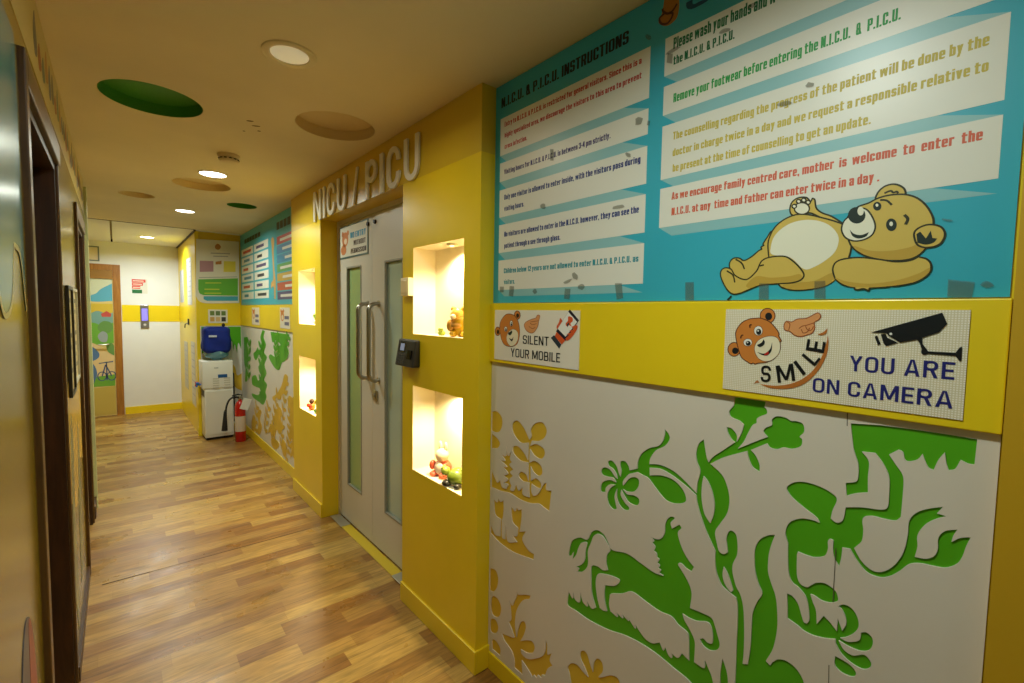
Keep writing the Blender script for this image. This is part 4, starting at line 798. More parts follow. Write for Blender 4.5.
q = MB(); q.box((W-.026, YC-.24, .006), (XD-.006, YC-.02, .010), .002); q.box((W-.026, YB+.02, .006), (XD-.006, YB+.22, .010), .002); q.build('threshold_plate', M((176, 172, 156), .35, .5, metal=.6), th)
# no-entry sign on the left leaf
PN = Plane('right', XD)
sg = thing('door_notice', 'white NO ENTRY WITHOUT PERMISSION notice on the left door leaf', 'sign', (XD, 3.05, 1.88))
n0, n1, zb, zt = 2.868, 3.352, 1.878, 2.100
mb = MB(); plate(mb, PN, [rect(-n1, zb, -n0, zt)], .0005, .004); mb.build('sign_plate', M((70, 104, 104), .4), sg)
mb = MB(); plate(mb, PN, [rect(-n1+.010, zb+.010, -n0-.010, zt-.008)], .004, .0046); mb.build('sign_face', M((218, 216, 200), .4), sg)
def wy(f): return -n1+.01+(n1-n0-.02)*f
mb = MB(); write(mb, PN, BLOCK, 'NO ENTRY', wy(.40), wy(.96), zb+.128, .038, .0052); mb.build('lettering', M((60, 150, 190), .4), sg)
mb = MB(); write(mb, PN, BLOCK, 'WITHOUT', wy(.52), wy(.95), zb+.076, .032, .0052); write(mb, PN, BLOCK, 'PERMISSION', wy(.42), wy(.97), zb+.024, .032, .0052); mb.build('lettering', M((70, 52, 44), .4), sg)
mb = MB(); mk = MB()
c = Vector((wy(.2), zb+.13))
for dx, dz, a, b in ((0, 0, .055, .05), (-.045, .04, .018, .018), (.05, .04, .018, .018), (-.03, -.07, .05, .035)): plate(mb, PN, [ell((c.x+dx, c.y+dz), a, b)], .0048, .0052)
plate(mk, PN, [ell((c.x+.008, c.y-.014), .026, .02)], .0052, .0056); mb.build('bear_print', M((206, 130, 80), .45), sg); mk.build('bear_muzzle', M((232, 214, 190), .4), sg)

# ------------------------------------------------------------------ NICU / PICU letters on the lintel
lt = thing('wall_letters', 'raised white letters NICU / PICU on the lintel over the double door', 'lettering', (WP, 2.75, ZH))
s0, s1 = PP.px(312.5, 222.4, .02)[0], PP.px(417.0, 177.5, .02)[0]
wd = [('N', .160), ('I', .040), ('C', .150), ('U', .150), ('/', .085), ('P', .150), ('I', .040), ('C', .150), ('U', .150)]
gap = [.045, .04, .045, .11, .115, .045, .045, .05]
LETR = Font(.165, .135, .72, .34); SLASH = Font(.10, .1, .7)
tot = sum(w_ for _, w_ in wd)+sum(gap); kx = (s1-s0)/tot; x = s0
for i, (ch, w_) in enumerate(wd):
    mb = MB(); write(mb, PP, LETR if ch != '/' else SLASH, ch, x, x+w_*kx, 2.147 if ch != '/' else 2.153, .208 if ch != '/' else .200, .003, .011)
    mb.build('letter', M((240, 238, 228), .4, .4), lt); x += w_*kx+(gap[i]*kx if i < 8 else 0)

# ------------------------------------------------------------------ on the near pillar
t = thing('access_reader', 'black fingerprint access reader with small screen on the near yellow pillar', 'access reader', (WP, 2.10, 1.235))
def wedge(mb, y0, y1, z0, z1, d0, d1, bev):
    b = bmesh.new(); bmesh.ops.create_cube(b, size=1)
    for p in b.verts:
        top = p.co.z > 0; fr = p.co.x < 0
        p.co = Vector(((WP-(d1 if top else d0)) if fr else WP-.0005, y0 if p.co.y < 0 else y1, z1 if top else z0))
    bmesh.ops.bevel(b, geom=b.edges[:], offset=bev, segments=3, affect='EDGES', profile=.5); mb.bm(b)
ry0, ry1, rz0, rz1, rd0, rd1 = 1.985, 2.168, 1.245, 1.378, .046, .022
mb = MB(); wedge(mb, ry0, ry1, rz0, rz1, rd0, rd1, .008); mb.build('housing', M((34, 33, 32), .35, .5), t)
def face(fy, fz, off=0.0):  # point on the sloping face: fy from the door side, fz from the bottom
    return Vector((WP-(rd0+(rd1-rd0)*fz)-off, ry1+(ry0-ry1)*fy, rz0+(rz1-rz0)*fz))
def fquad(mb, a0, b0, a1, b1, off):
    q_ = [face(a0, b0, off), face(a1, b0, off), face(a1, b1, off), face(a0, b1, off)]; r_ = [face(a0, b0, -.001), face(a1, b0, -.001), face(a1, b1, -.001), face(a0, b1, -.001)]
    mb.add(q_+r_, [(0, 1, 2, 3), (0, 4, 5, 1), (1, 5, 6, 2), (2, 6, 7, 3), (3, 7, 4, 0)])
mb = MB(); fquad(mb, .13, .52, .48, .90, .0012); mb.build('screen_bezel', M((12, 12, 14), .2), t)
mb = MB(); fquad(mb, .2, .58, .42, .84, .002); mb.build('screen', EM((120, 128, 150), .55, 'reader screen glow'), t)
mb = MB()
for i in range(4):
    for j in range(4): fquad(mb, .08+i*.115, .10+j*.1, .165+i*.115, .17+j*.1, .003)
mb.build('keypad', M((70, 68, 64), .5), t)
mb = MB(); fquad(mb, .66, .30, .88, .62, .006); mb.build('finger_sensor', M((8, 8, 8), .15), t)
t = thing('push_box', 'small pale wall box beside the upper niche, above the black reader', 'switch box', (WP, 2.085, 1.59))
mb = MB(); mb.box((WP-.030, 2.055, 1.592), (WP-.0005, 2.135, 1.680), .003, 3); mb.build('box', M((240, 224, 176), .4), t)
mb = MB(); mb.box((WP-.0325, 2.064, 1.605), (WP-.0295, 2.126, 1.667), .001); mb.build('front_plate', M((232, 212, 160), .35), t)

# ------------------------------------------------------------------ niche spot lamps and figurines
def puck(y, z, label):
    t = thing('niche_spotlight', label, 'spotlight', (WP+.055, y, z-.014), 'niche spotlights')
    mb = MB(); mb.lathe((WP+.055, y, z), [(.026, -.0006), (.026, -.010), (.020, -.013), (.017, -.009)], 24); mb.build('trim_ring', M((214, 206, 180), .3, .5), t)
    mb = MB(); mb.lathe((WP+.055, y, z), [(.0175, -.009), (0, -.0095)], 20); mb.build('lens', EM((255, 226, 160), 12, 'niche lamp lens'), t)
    l = bpy.data.lights.new('niche_lamp', 'SPOT'); l.energy = PN_; l.color = (1, .80, .46); l.spot_size = math.radians(150); l.spot_blend = .7; l.shadow_soft_size = .012
    o = bpy.data.objects.new('niche_lamp', l); COL.objects.link(o); o.parent = t; o.location = (0, 0, -.004)
for yy, a in ((1.80, 'near pillar'), (3.70, 'far pillar')):
    puck(yy, 1.825, 'small spotlight in the top of the upper niche of the %s' % a); puck(yy, 1.150, 'small spotlight in the top of the lower niche of the %s' % a)
def figurine(name, label, cat, x, y, z, k, parts, rot=0.0):
    t = thing(name, label, cat, (x, y, z), 'niche ornaments'); R3 = Matrix.Rotation(rot, 3, 'Z')
    for pn, c, sh in parts:
        sep = pn in ('arm', 'foot', 'eye', 'bloom'); mb = MB()
        for s_ in sh:
            p = R3 @ (Vector(s_[:3])*k); r = s_[3]
            r = tuple(q*k for q in r) if isinstance(r, tuple) else r*k
            mb.ball(Vector((x, y, z))+p, r, 18, R3)
            if sep: mb.build(pn, M(c, .35, .5, noise=.1, nscale=40), t); mb = MB()
        if not sep: mb.build(pn, M(c, .35, .5, noise=.1, nscale=40), t)
# local -x faces the corridor
figurine('teddy_figurine', 'yellow and tan toy animal figurine in the near upper niche', 'figurine', WP+.07, 1.735, 1.405, 1.0, [
    ('body', (216, 168, 24), [(0, 0, .05, (.035, .05, .052)), (-.025, -.03, .014, (.02, .018, .0145)), (-.025, .03, .014, (.02, .018, .0145)), (0, -.045, .055, (.016, .018, .03))]),
    ('head', (220, 172, 70), [(-.008, .02, .098, (.03, .036, .032)), (0, -.008, .125, .013), (0, .048, .125, .013)]),
    ('muzzle', (240, 220, 180), [(-.036, .024, .09, (.012, .016, .012))]),
    ('arm', (196, 140, 50), [(-.026, .045, .05, (.016, .02, .028)), (-.03, .01, .05, (.014, .03, .014))])], .35)
figurine('frog_figurine', 'tiny green figurine beside the yellow toy in the near upper niche', 'figurine', WP+.04, 1.86, 1.405, .55, [
    ('body', (150, 170, 50), [(0, 0, .022, (.03, .035, .023)), (-.012, 0, .05, (.02, .026, .018))]), ('eye', (230, 230, 190), [(-.02, -.016, .066, .008), (-.02, .016, .066, .008)])], .2)
figurine('rabbit_figurine', 'red and white toy rabbit sitting in the near lower niche', 'figurine', WP+.075, 1.895, .725, 1.0, [
    ('body', (214, 104, 70), [(0, 0, .04, (.038, .048, .042)), (-.03, -.03, .013, (.024, .02, .0135)), (-.03, .03, .013, (.024, .02, .0135))]),
    ('belly', (244, 224, 196), [(-.026, 0, .042, (.016, .03, .03))]),
    ('head', (240, 214, 180), [(-.006, 0, .102, (.032, .036, .032)), (0, -.018, .143, (.008, .011, .024)), (0, .018, .143, (.008, .011, .024))]),
    ('arm', (206, 92, 62), [(-.028, -.042, .052, (.018, .014, .024)), (-.028, .042, .052, (.018, .014, .024))])], .25)
figurine('turtle_figurine', 'green and dark toy turtle at the front of the near lower niche', 'figurine', WP+.055, 1.745, .725, 1.0, [
    ('shell', (120, 140, 40), [(0, 0, .04, (.042, .05, .036)), (.01, .0, .062, (.024, .03, .018))]),
    ('head', (160, 176, 60), [(-.026, .046, .064, (.022, .022, .02)), (-.036, .052, .078, .009), (-.02, .062, .078, .009)]),
    ('foot', (44, 40, 26), [(-.03, -.036, .012, (.02, .018, .0125)), (-.034, .03, .014, (.022, .024, .0145)), (.02, -.04, .012, (.018, .016, .0125))])], .2)
figurine('plant_figurine', 'small green leafy ornament in the far upper niche', 'figurine', WP+.05, 3.66, 1.405, .9, [
    ('pot', (226, 206, 150), [(0, 0, .018, (.026, .026, .0185))]), ('leaves', (120, 170, 60), [(0, 0, .055, (.022, .03, .022)), (-.01, .025, .075, (.012, .02, .02)), (0, -.025, .07, (.012, .02, .024)), (0, 0, .095, (.012, .012, .02))])])
figurine('clown_figurine', 'tiny red and yellow doll in the far lower niche', 'figurine', WP+.05, 3.80, .725, .9, [
    ('body', (216, 120, 30), [(0, 0, .03, (.028, .034, .031))]), ('head', (70, 40, 24), [(0, 0, .078, (.022, .024, .022))]), ('arm', (200, 50, 30), [(-.02, -.03, .04, (.014, .012, .018)), (-.02, .03, .04, (.014, .012, .018))])])
figurine('flower_figurine', 'green and yellow flower ornament in the far lower niche', 'figurine', WP+.05, 3.66, .725, .9, [
    ('stem', (96, 140, 50), [(0, 0, .02, (.03, .036, .0205)), (0, 0, .055, (.01, .01, .04))]), ('bloom', (226, 196, 60), [(0, 0, .1, (.024, .028, .022)), (-.008, .03, .085, .014), (-.008, -.03, .085, .014)])])
# ------------------------------------------------------------------ left wall: painted mural and notices
def lprint(mb, txt, n=.0014, smooth=True): plate(mb, PL, [spline(parse(txt), 6)], .0002, n)
wm = thing('wall_mural', 'painted sky and flower mural on the left wall around the dark doorways', 'mural', (A, 1.0, .4))
mb = MB()
lprint(mb, '-2.4,2.12! 1.555,2.12! 1.555,1.50! 1.50,1.62 1.42,1.64! 1.36,1.52 1.26,1.50 1.18,1.63! 1.10,1.48 .95,1.46 .85,1.60! .7,1.45 .5,1.44 .4,1.58! .2,1.42 -.1,1.42 -.3,1.56! -2.4,1.5!')
mb.build('teal_cloud', M((86, 132, 138), .22, .5), wm)
mb = MB(); st_ = spline(parse('1.555,1.50! 1.50,1.62 1.42,1.64! 1.36,1.52 1.26,1.50 1.18,1.63! 1.10,1.48 .95,1.46 .85,1.60!'), 6, False)
stroke(mb, PL, st_, .012, .0018); mb.build('cloud_edge', M((186, 176, 120), .3), wm)
mb = MB(); lprint(mb, '1.26,.2! 1.22,.55 1.28,.78 1.36,.86 1.44,.78 1.47,.55 1.44,.2!'); mb.build('flower_bud', M((70, 70, 84), .3), wm)
mb = MB(); lprint(mb, '1.37,.2! 1.37,.6 1.38,.84 1.44,.76 1.465,.55 1.44,.2!', .0018); mb.build('flower_bud_side', M((150, 52, 40), .3), wm)
# strip between the doorways
mb = MB(); lprint(mb, '2.60,.3! 2.64,.9 2.72,1.05 2.78,.9 2.74,.6 2.80,.25! 2.70,.1!'); lprint(mb, '2.95,.2! 3.0,.6 3.1,.95 3.16,.6 3.12,.2!'); mb.build('grey_stem', M((128, 132, 96), .3), wm)
mb = MB(); lprint(mb, '2.58,1.15! 2.7,1.20 2.9,1.12 3.2,1.2 3.38,1.1 3.38,.7! 3.1,.75 2.9,.6 2.6,.7!', .001); mb.build('pale_field', M((214, 176, 80), .25), wm)
# frieze of little figures above the doors
mb = MB(); plate(mb, PL, [rect(-2.4, 2.18, 4.60, H-.002)], .0002, .0012); mb.build('frieze_ground', M((184, 168, 104), .35), wm)
cols = [(86, 90, 96), (150, 76, 44), (96, 120, 110), (170, 120, 60), (80, 96, 130)]
for i in range(26):
    y = 1.95+i*.10; q = MB(); hgt = .07+.06*random.random(); z0 = 2.22+.05*random.random()
    lprint(q, '%.3f,%.3f %.3f,%.3f %.3f,%.3f %.3f,%.3f %.3f,%.3f' % (y, z0, y+.06, z0+.02, y+.045, z0+hgt*.7, y+.02, z0+hgt, y-.02, z0+hgt*.5), .0016)
    q.build('frieze_figure', M(cols[i % 5], .4), wm)
def framed(name, label, y0, y1, z0, z1, frame, face, group=None, d=.018):
    t = thing(name, label, 'notice', (A, (y0+y1)/2, z0), group)
    q = MB(); plate(q, PL, [rect(y0, z0, y1, z1), rect(y0+.014, z0+.014, y1-.014, z1-.014)], .002, d); q.build('frame', M(frame, .35), t)
    q = MB(); plate(q, PL, [rect(y0+.002, z0+.002, y1-.002, z1-.002)], .002, d-.008); q.build('sheet', M(face, .4), t)
    q = MB()
    for k in range(7): plate(q, PL, [rect(y0+.04, z1-.07-k*.052, y1-.04-.03*(k % 3), z1-.05-k*.052)], d-.008, d-.0074)
    q.build('print_lines', M((120, 112, 90), .5), t)
framed('framed_notice', 'black framed notice on the left wall nearest the first dark doorway', 2.66, 2.92, 1.13, 1.60, (44, 38, 26), (206, 192, 140), 'framed notices on the left wall', .013)
framed('framed_notice', 'pale framed notice between the black framed one and the second doorway', 2.97, 3.27, 1.15, 1.60, (206, 204, 188), (212, 200, 150), 'framed notices on the left wall', .011)
# ------------------------------------------------------------------ end wall
def eprint(mb, pl, txt, n0, n1): plate(mb, pl, [spline(parse(txt), 6)], n0, n1)
mb = MB(); plate(mb, PE, [[Vector(p) for p in ((-.95, 0), (-.87, 0), (-.87, 2.02), (-.025, 2.02), (-.025, 0), (.056, 0), (.056, 2.10), (-.95, 2.10))]], 0, .02); struct(mb.build('ceiling_gap_shade3', m_endcase))
mb = MB(); mb.box((-.868, YEND-.012, .004), (-.027, YEND-.0005, 2.018), .001); d3 = struct(mb.build('door_3', M((214, 190, 120), .45, .3)))
PD3 = Plane('end', YEND-.012)
def dp(name, c, txts, n):
    q = MB()
    for t_ in txts: plate(q, PD3, [spline(parse(t_), 6)], n-.0004, n)
    q.build(name, M(c, .45), d3)
dp('mural_sky', (202, 204, 170), ['-.86,2.0! -.035,2.0! -.035,1.62! -.86,1.62!'], .0006)
dp('mural_band', (206, 176, 60), ['-.86,1.56! -.035,1.56! -.035,1.42! -.86,1.40!'], .0008)
dp('mural_cloud', (92, 164, 184), ['-.32,1.60! -.27,1.66 -.20,1.70 -.15,1.76 -.035,1.84! -.035,1.60! -.2,1.585'], .001)
dp('mural_hills', (120, 160, 150), ['-.86,1.40! -.5,1.44 -.32,1.40 -.2,1.46 -.1,1.42 -.035,1.44! -.035,1.2! -.86,1.2!'], .001)
dp('mural_meadow', (110, 168, 60), ['-.86,1.26! -.4,1.24 -.25,1.3 -.15,1.26 -.035,1.3! -.035,1.02! -.2,1.0 -.4,.96 -.86,1.0!', '-.86,.62! -.4,.60 -.2,.66 -.035,.62! -.035,.42! -.86,.42!'], .0012)
dp('mural_path', (222, 194, 140), ['-.86,1.06! -.5,1.08 -.25,1.02 -.12,.9 -.035,.84! -.035,.58! -.3,.56 -.86,.6!'], .0014)
dp('mural_bush', (104, 146, 76), ['-.2,1.24 -.14,1.32 -.06,1.3 -.04,1.22 -.08,1.16 -.16,1.16', '-.12,1.0! -.06,1.02 -.035,.98! -.035,.84! -.1,.9'], .0016)
dp('mural_rock', (150, 160, 160), ['-.2,1.12 -.15,1.18 -.1,1.14 -.11,1.04 -.17,1.04'], .0018)
dp('mural_red_roof', (190, 80, 70), ['-.16,1.42! -.1,1.46! -.05,1.42! -.06,1.38! -.15,1.38!'], .0018)
q = MB()
for c_ in ((-.17, .56), (-.07, .56)): stroke(q, PD3, ell(c_, .045, .06), .012, .0022, True)
for a, b in (((-.17, .56), (-.13, .72)), ((-.13, .72), (-.07, .56)), ((-.2, .74), (-.05, .76)), ((-.12, .76), (-.12, .5))): stroke(q, PD3, [a, b], .014, .0022)
q.build('mural_bicycle', M((70, 90, 130), .45), d3)
dp('mural_blue_bush', (84, 118, 160), ['-.34,.9 -.28,.98 -.2,.9 -.2,.82 -.28,.78', '-.34,.72! -.26,.74 -.22,.6 -.26,.46! -.34,.46!'], .002)
dp('mural_base', (196, 172, 84), ['-.86,.42! -.3,.40 -.035,.42! -.035,.02! -.86,.02!'], .0018)
q = MB(); q.tube([(-.09, YEND-.012, 1.0), (-.09, YEND-.055, 1.0), (-.1, YEND-.06, 1.0), (-.2, YEND-.06, 1.0)], .009); q.build('door_handle', m_steel, d3)
# darker strip that paints in the shade at the head of the door
q = MB(); q.box((-.868, YEND-.03, 1.90), (-.027, YEND-.0125, 2.018)); q.build('head_shade_strip', M((150, 108, 44), .5), d3)
t = thing('framed_notice', 'small grey framed notice high above the far painted door', 'notice', (-.2, YEND, 2.13))
q = MB(); plate(q, PE, [rect(-.38, 2.135, -.155, 2.335), rect(-.365, 2.15, -.17, 2.32)], .0005, .012); q.build('frame', M((120, 130, 124), .4), t)
q = MB(); plate(q, PE, [rect(-.375, 2.14, -.16, 2.33)], .0005, .006); q.build('sheet', M((226, 210, 180), .4), t)
t = thing('fire_sign', 'red and green fire notice on the white end wall', 'sign', (.26, YEND, 1.72))
q = MB(); plate(q, PE, [rect(.178, 1.715, .352, 1.918)], .0005, .003); q.build('sheet', M((222, 216, 200), .4), t)
q = MB()
for k in range(3): plate(q, PE, [rect(.18, 1.873-k*.046, .332-.03*k, 1.914-k*.046)], .003, .0036)
q.build('red_panel', M((214, 62, 48), .4), t)
q = MB(); plate(q, PE, [rect(.18, 1.718, .29, 1.768)], .003, .0036); q.build('green_panel', M((40, 110, 62), .4), t)
q = MB()
for k in range(3): plate(q, PE, [rect(.19, 1.886-k*.046, .31-.02*k, 1.898-k*.046)], .0036, .004)
q.build('print_lines', M((240, 220, 200), .4), t)
t = thing('lift_call_panel', 'steel lift call panel with lit violet display on the yellow band', 'call panel', (.31, YEND, 1.22))  # call panel: face plate with display and button
q = MB(); q.box((.262, YEND-.018, 1.222), (.358, YEND-.0045, 1.552), .003); q.build('face_plate', M((150, 146, 140), .3, .5, metal=.7), t)
q = MB(); q.box((.278, YEND-.0195, 1.33), (.342, YEND-.018, 1.50)); q.build('display', EM((120, 110, 230), 1.1, 'call display glow'), t)
q = MB(); q.lathe((.31, YEND-.018, 1.27), [(0, -.004), (.016, -.004), (.017, 0)], 18, 'y'); q.build('button', M((210, 206, 200), .3), t)

# ------------------------------------------------------------------ duct side notices (seen edge-on)
PDL = Plane('right', XDUCT)
def duct_sheet(label, y0, y1, z0, z1, c):
    t = thing('paper_sign', label, 'notice', (XDUCT, (y0+y1)/2, z0), 'paper notices on the yellow duct')
    q = MB(); plate(q, PDL, [rect(-y1, z0, -y0, z1)], .0004, .003); q.build('sheet', M(c, .75, .15), t)
    q = MB()
    for k in range(8): plate(q, PDL, [rect(-y1+.04, z1-.06-k*(z1-z0-.1)/8, -y0-.05, z1-.045-k*(z1-z0-.1)/8)], .003, .0034)
    q.build('print_lines', M((186, 184, 180), .6), t)
duct_sheet('pale upper paper notice on the duct side, nearer the info board', 6.95, 7.40, 1.56, 2.15, (214, 212, 204))
duct_sheet('grey upper paper notice on the duct side, nearer the end wall', 7.85, 8.30, 1.60, 2.05, (190, 188, 184))
duct_sheet('tall lower paper notice on the duct side, nearer the water dispenser', 6.80, 7.16, .30, 1.10, (218, 214, 196))
duct_sheet('tall lower paper notice on the duct side, nearer the end wall', 7.55, 7.95, .42, 1.06, (206, 202, 180))
# ------------------------------------------------------------------ alcove wall: information board, icon sign, mural
cA = Crop(PA, 170, 200, 5.692, .0)
t = thing('information_sign', 'white and green hospital information board with rounded lower corner, above the water bottle', 'notice board', (.95, YALC, 1.6))
def ap(name, c, loops, n, nn=None): 
    q = MB()
    for l in loops: plate(q, PA, [cA.loop(l)], n-.0006 if nn is None else nn, n)
    return q.build(name, M(c, .35, .4), t)
ap('board', (222, 218, 196), ['148,222! 392,238! 392,586! 210,588 165,575 146,545!'], .016, .0085)
ap('green_field', (96, 170, 52), ['160,452! 385,446! 385,545! 190,542! 168,532 160,510!'], .0168)
ap('blue_stripe', (70, 160, 176), ['190,548! 385,548! 385,574! 210,574! 190,565!'], .0168)
ap('yellow_panel', (218, 204, 70), ['305,348! 372,350! 372,410! 303,410!'], .0168); ap('mauve_panel', (176, 132, 140), ['168,346! 246,348! 246,408! 168,410!'], .0168)
ap('emblem', (176, 120, 50), ['255,262 268,250 282,256 288,270 275,284 258,278', '258,352! 292,346! 292,366! 258,368!'], .0168)
ap('print_lines', (160, 160, 150), ['230,300! 340,304! 340,310! 230,306!', '245,318! 330,320! 330,325! 245,323!', '165,440! 380,436! 380,440! 165,444!'], .0168)
ap('print_lines', (190, 200, 60), ['200,470! 290,470! 290,475! 200,475!', '195,505! 280,506! 280,512! 195,511!', '195,528! 290,528! 290,533! 195,533!'], .0174)
t = thing('icon_sign', 'small white pictogram sign with six squares above the blue bottle', 'sign', (.93, YALC, 1.345))
q = MB(); plate(q, PA, [rect(.832, 1.345, 1.030, 1.505)], .0085, .011); q.build('sign_plate', M((226, 222, 208), .4), t)
for i in range(3):
    for j in range(2):
        q = MB(); plate(q, PA, [rect(.85+i*.058, 1.435-j*.072, .895+i*.058, 1.488-j*.072)], .011, .0116)
        q.build('pictogram', M([(110, 130, 60), (96, 120, 70), (100, 126, 60), (206, 160, 80), (214, 180, 120), (60, 56, 50)][i+3*j], .4), t)
t = thing('alcove_mural', 'white mural panel with green leaves behind the water dispenser', 'wall panel', (.95, YALC, .1))
q = MB(); plate(q, PA, [rect(XDUCT+.031, .101, W-.0075, 1.3095)], .0004, .006); q.build('white_board', m_white, t)
for pts in ('.76,1.30! .86,1.30! .84,1.22 .87,1.15 .83,1.10 .85,1.02 .76,.98!', '1.03,1.30! 1.17,1.30! 1.17,1.02! 1.14,1.10 1.125,.98! 1.10,1.08 1.085,1.0! 1.07,1.12 1.05,1.06! 1.05,1.18'):
    q = MB(); plate(q, PA, [spline(parse(pts), 5)], .006, .0075); q.build('leaf_inlay', m_green, t)
for pts in ('.75,.55! .8,.6 .79,.45 .82,.3 .75,.2!', '1.06,.85! 1.1,.8 1.12,.7 1.17,.72! 1.17,.5! 1.1,.55 1.07,.65'):
    q = MB(); plate(q, PA, [spline(parse(pts), 5)], .006, .0075); q.build('plant_inlay', m_gold, t)

# ------------------------------------------------------------------ far right wall: instruction boards, signs, mural
t = thing('table_board', 'far teal board with a table of white cells on the right wall past the door', 'notice board', (W, 5.9, 1.57))
q = MB(); plate(q, PW, [rect(-6.545, 1.565, -4.882, H-.003)], .0005, .005); q.build('panel', m_teal, t)
q = MB(); [plate(q, PW, [rect(-6.30+k*.135, 2.285, -6.30+k*.135+.12, 2.335)], .0056, .0058) for k in range(6)]; q.build('title_print', m_black, t)
for i in range(2):
    for j in range(6):
        a = -6.48+i*.68; z = 2.225-j*.102
        q = MB(); plate(q, PW, [rect(a, z-.082, a+.62, z)], .005, .0058); c_ = q.build('table_cell', m_strip, t)
        q = MB(); plate(q, PW, [rect(a+.10+.04*(j % 2), z-.056, a+.52-.08*((i+j) % 3), z-.026)], .0058, .0062); q.build('cell_print', M([(190, 80, 60), (90, 80, 120), (70, 130, 150), (60, 60, 70)][(i+2*j) % 4], .4), c_)
q = MB(); plate(q, PW, [spline(parse('-5.06,2.2! -5.00,2.22 -4.94,2.17 -4.97,2.08 -4.95,1.9 -4.91,1.78 -4.92,1.62! -4.97,1.62! -4.99,1.74 -5.09,1.72! -5.08,1.78 -5.0,1.82 -5.02,2.0'), 5)], .005, .006); q.build('giraffe_print', M((206, 160, 90), .4), t)
t = thing('stripe_board', 'far teal board of coloured instruction stripes next to the far pillar', 'notice board', (W, 4.5, 1.57))
q = MB(); plate(q, PW, [rect(-4.878, 1.565, -4.125, H-.003)], .0005, .005); q.build('panel', m_teal, t)
q = MB(); [plate(q, PW, [rect(-4.85+k*.12, 2.265, -4.85+k*.12+.10, 2.335)], .0056, .0058) for k in range(5)]; q.build('title_print', m_black, t)
for k, c in enumerate([(190, 70, 66), (70, 130, 176), (60, 140, 180), (90, 160, 80), (196, 160, 60), (190, 90, 60), (90, 80, 120)]):
    z = 2.20-k*.086
    q = MB(); plate(q, PW, [rect(-4.85, z-.074, -4.135, z)], .005, .0058); s_ = q.build('stripe', M(c, .4), t)
    q = MB(); plate(q, PW, [rect(-4.74+.08*(k % 3), z-.05, -4.18-.06*(k % 2), z-.026)], .0058, .0064); q.build('stripe_print', M((222, 220, 210), .4), s_)
PT3 = Plane('right', W-.016)
for lab, y0, y1, nm in (('small bear sign on the far yellow band, nearer the water dispenser', 5.55, 5.90, 'band_sign'), ('small bear sign on the far yellow band, next to the far pillar', 4.40, 4.72, 'band_sign')):
    t = thing(nm, lab, 'sign', (W-.016, (y0+y1)/2, 1.34)); b = -y1; w_ = y1-y0
    q = MB(); plate(q, PT3, [rect(-y1, 1.345, -y0, 1.535)], .0004, .0025); q.build('sign_plate', m_signw, t)
    q = MB(); plate(q, PT3, [ell((b+.25*w_, 1.46), .055, .05)], .0025, .003); plate(q, PT3, [ell((b+.25*w_-.045, 1.505), .018, .016)], .0025, .003); plate(q, PT3, [ell((b+.25*w_+.045, 1.505), .018, .016)], .0025, .003); q.build('bear_print', m_brown, t)
    q = MB(); plate(q, PT3, [ell((b+.25*w_+.006, 1.445), .028, .024)], .003, .0034); q.build('bear_muzzle', M((232, 222, 190), .4), t)
    q = MB(); [plate(q, PT3, [rect(b+.48*w_, zz, b+.92*w_, zz+.03)], .0025, .003) for zz in (1.43, 1.375)]; q.build('slogan_print', M((96, 96, 130), .4), t)
PMF = Plane('right', W)
t = thing('mural_panel', 'far white mural panel with green and gold plants beside the fire extinguisher', 'wall panel', (W, 5.3, .1))
q = MB(); plate(q, PMF, [rect(-6.55, .101, -4.122, 1.319)], .0004, .006); q.build('white_board', m_white, t)
cF = Crop(PMF, 170, 310, 4.019, .006)
def fl(name, m, txt):
    q = MB(); plate(q, PMF, [cF.loop(txt, 3)], .0058, .008); q.build(name, m, t)
fl('leaf_inlay', m_green, '405,88! 480,98! 470,140 478,175 462,205 450,212 440,240 425,236 410,215 398,190 405,178 425,190 440,175 428,150 445,140 425,120 412,130')
fl('leaf_inlay', m_green, '372,80! 382,85! 376,110 386,140 378,170 390,190 380,220 388,255 378,280 390,300 384,330 388,350 375,380 360,370 335,352 330,335 355,342 365,318 350,310 332,300 330,270 345,262 355,285 366,260 358,225 368,200 360,170 370,140 364,110')
fl('leaf_inlay', m_green, '352,150! 358,175 348,200 340,195 336,175 345,165'); fl('leaf_inlay', m_green, '298,110! 312,108! 310,150 316,190 308,230 312,280 302,285 304,240 298,200')
fl('plant_inlay', m_gold, '462,258 474,268 470,300 462,320 470,345 452,335 446,360 430,352 418,365 412,350 428,338 440,320 450,300 455,280')
fl('plant_inlay', m_gold, '478,345 492,352 500,345! 500,600! 488,570 492,520 478,500 488,470 476,440 486,410 474,380')
fl('plant_inlay', m_gold, '415,385 425,400 440,390 450,410 445,440 455,470 440,500 430,480 420,510 405,490 395,495 400,470 418,460 412,430 422,420')
fl('plant_inlay', m_gold, '360,400 368,410 362,440 370,470 362,500 352,490 356,450 350,420'); fl('plant_inlay', m_gold, '335,420! 345,450 340,490 330,495! 328,450')
fl('plant_inlay', m_gold, '450,520 462,530 470,560 462,590 452,570'); fl('plant_inlay', m_gold, '408,515 425,520 440,540 428,560 410,545')

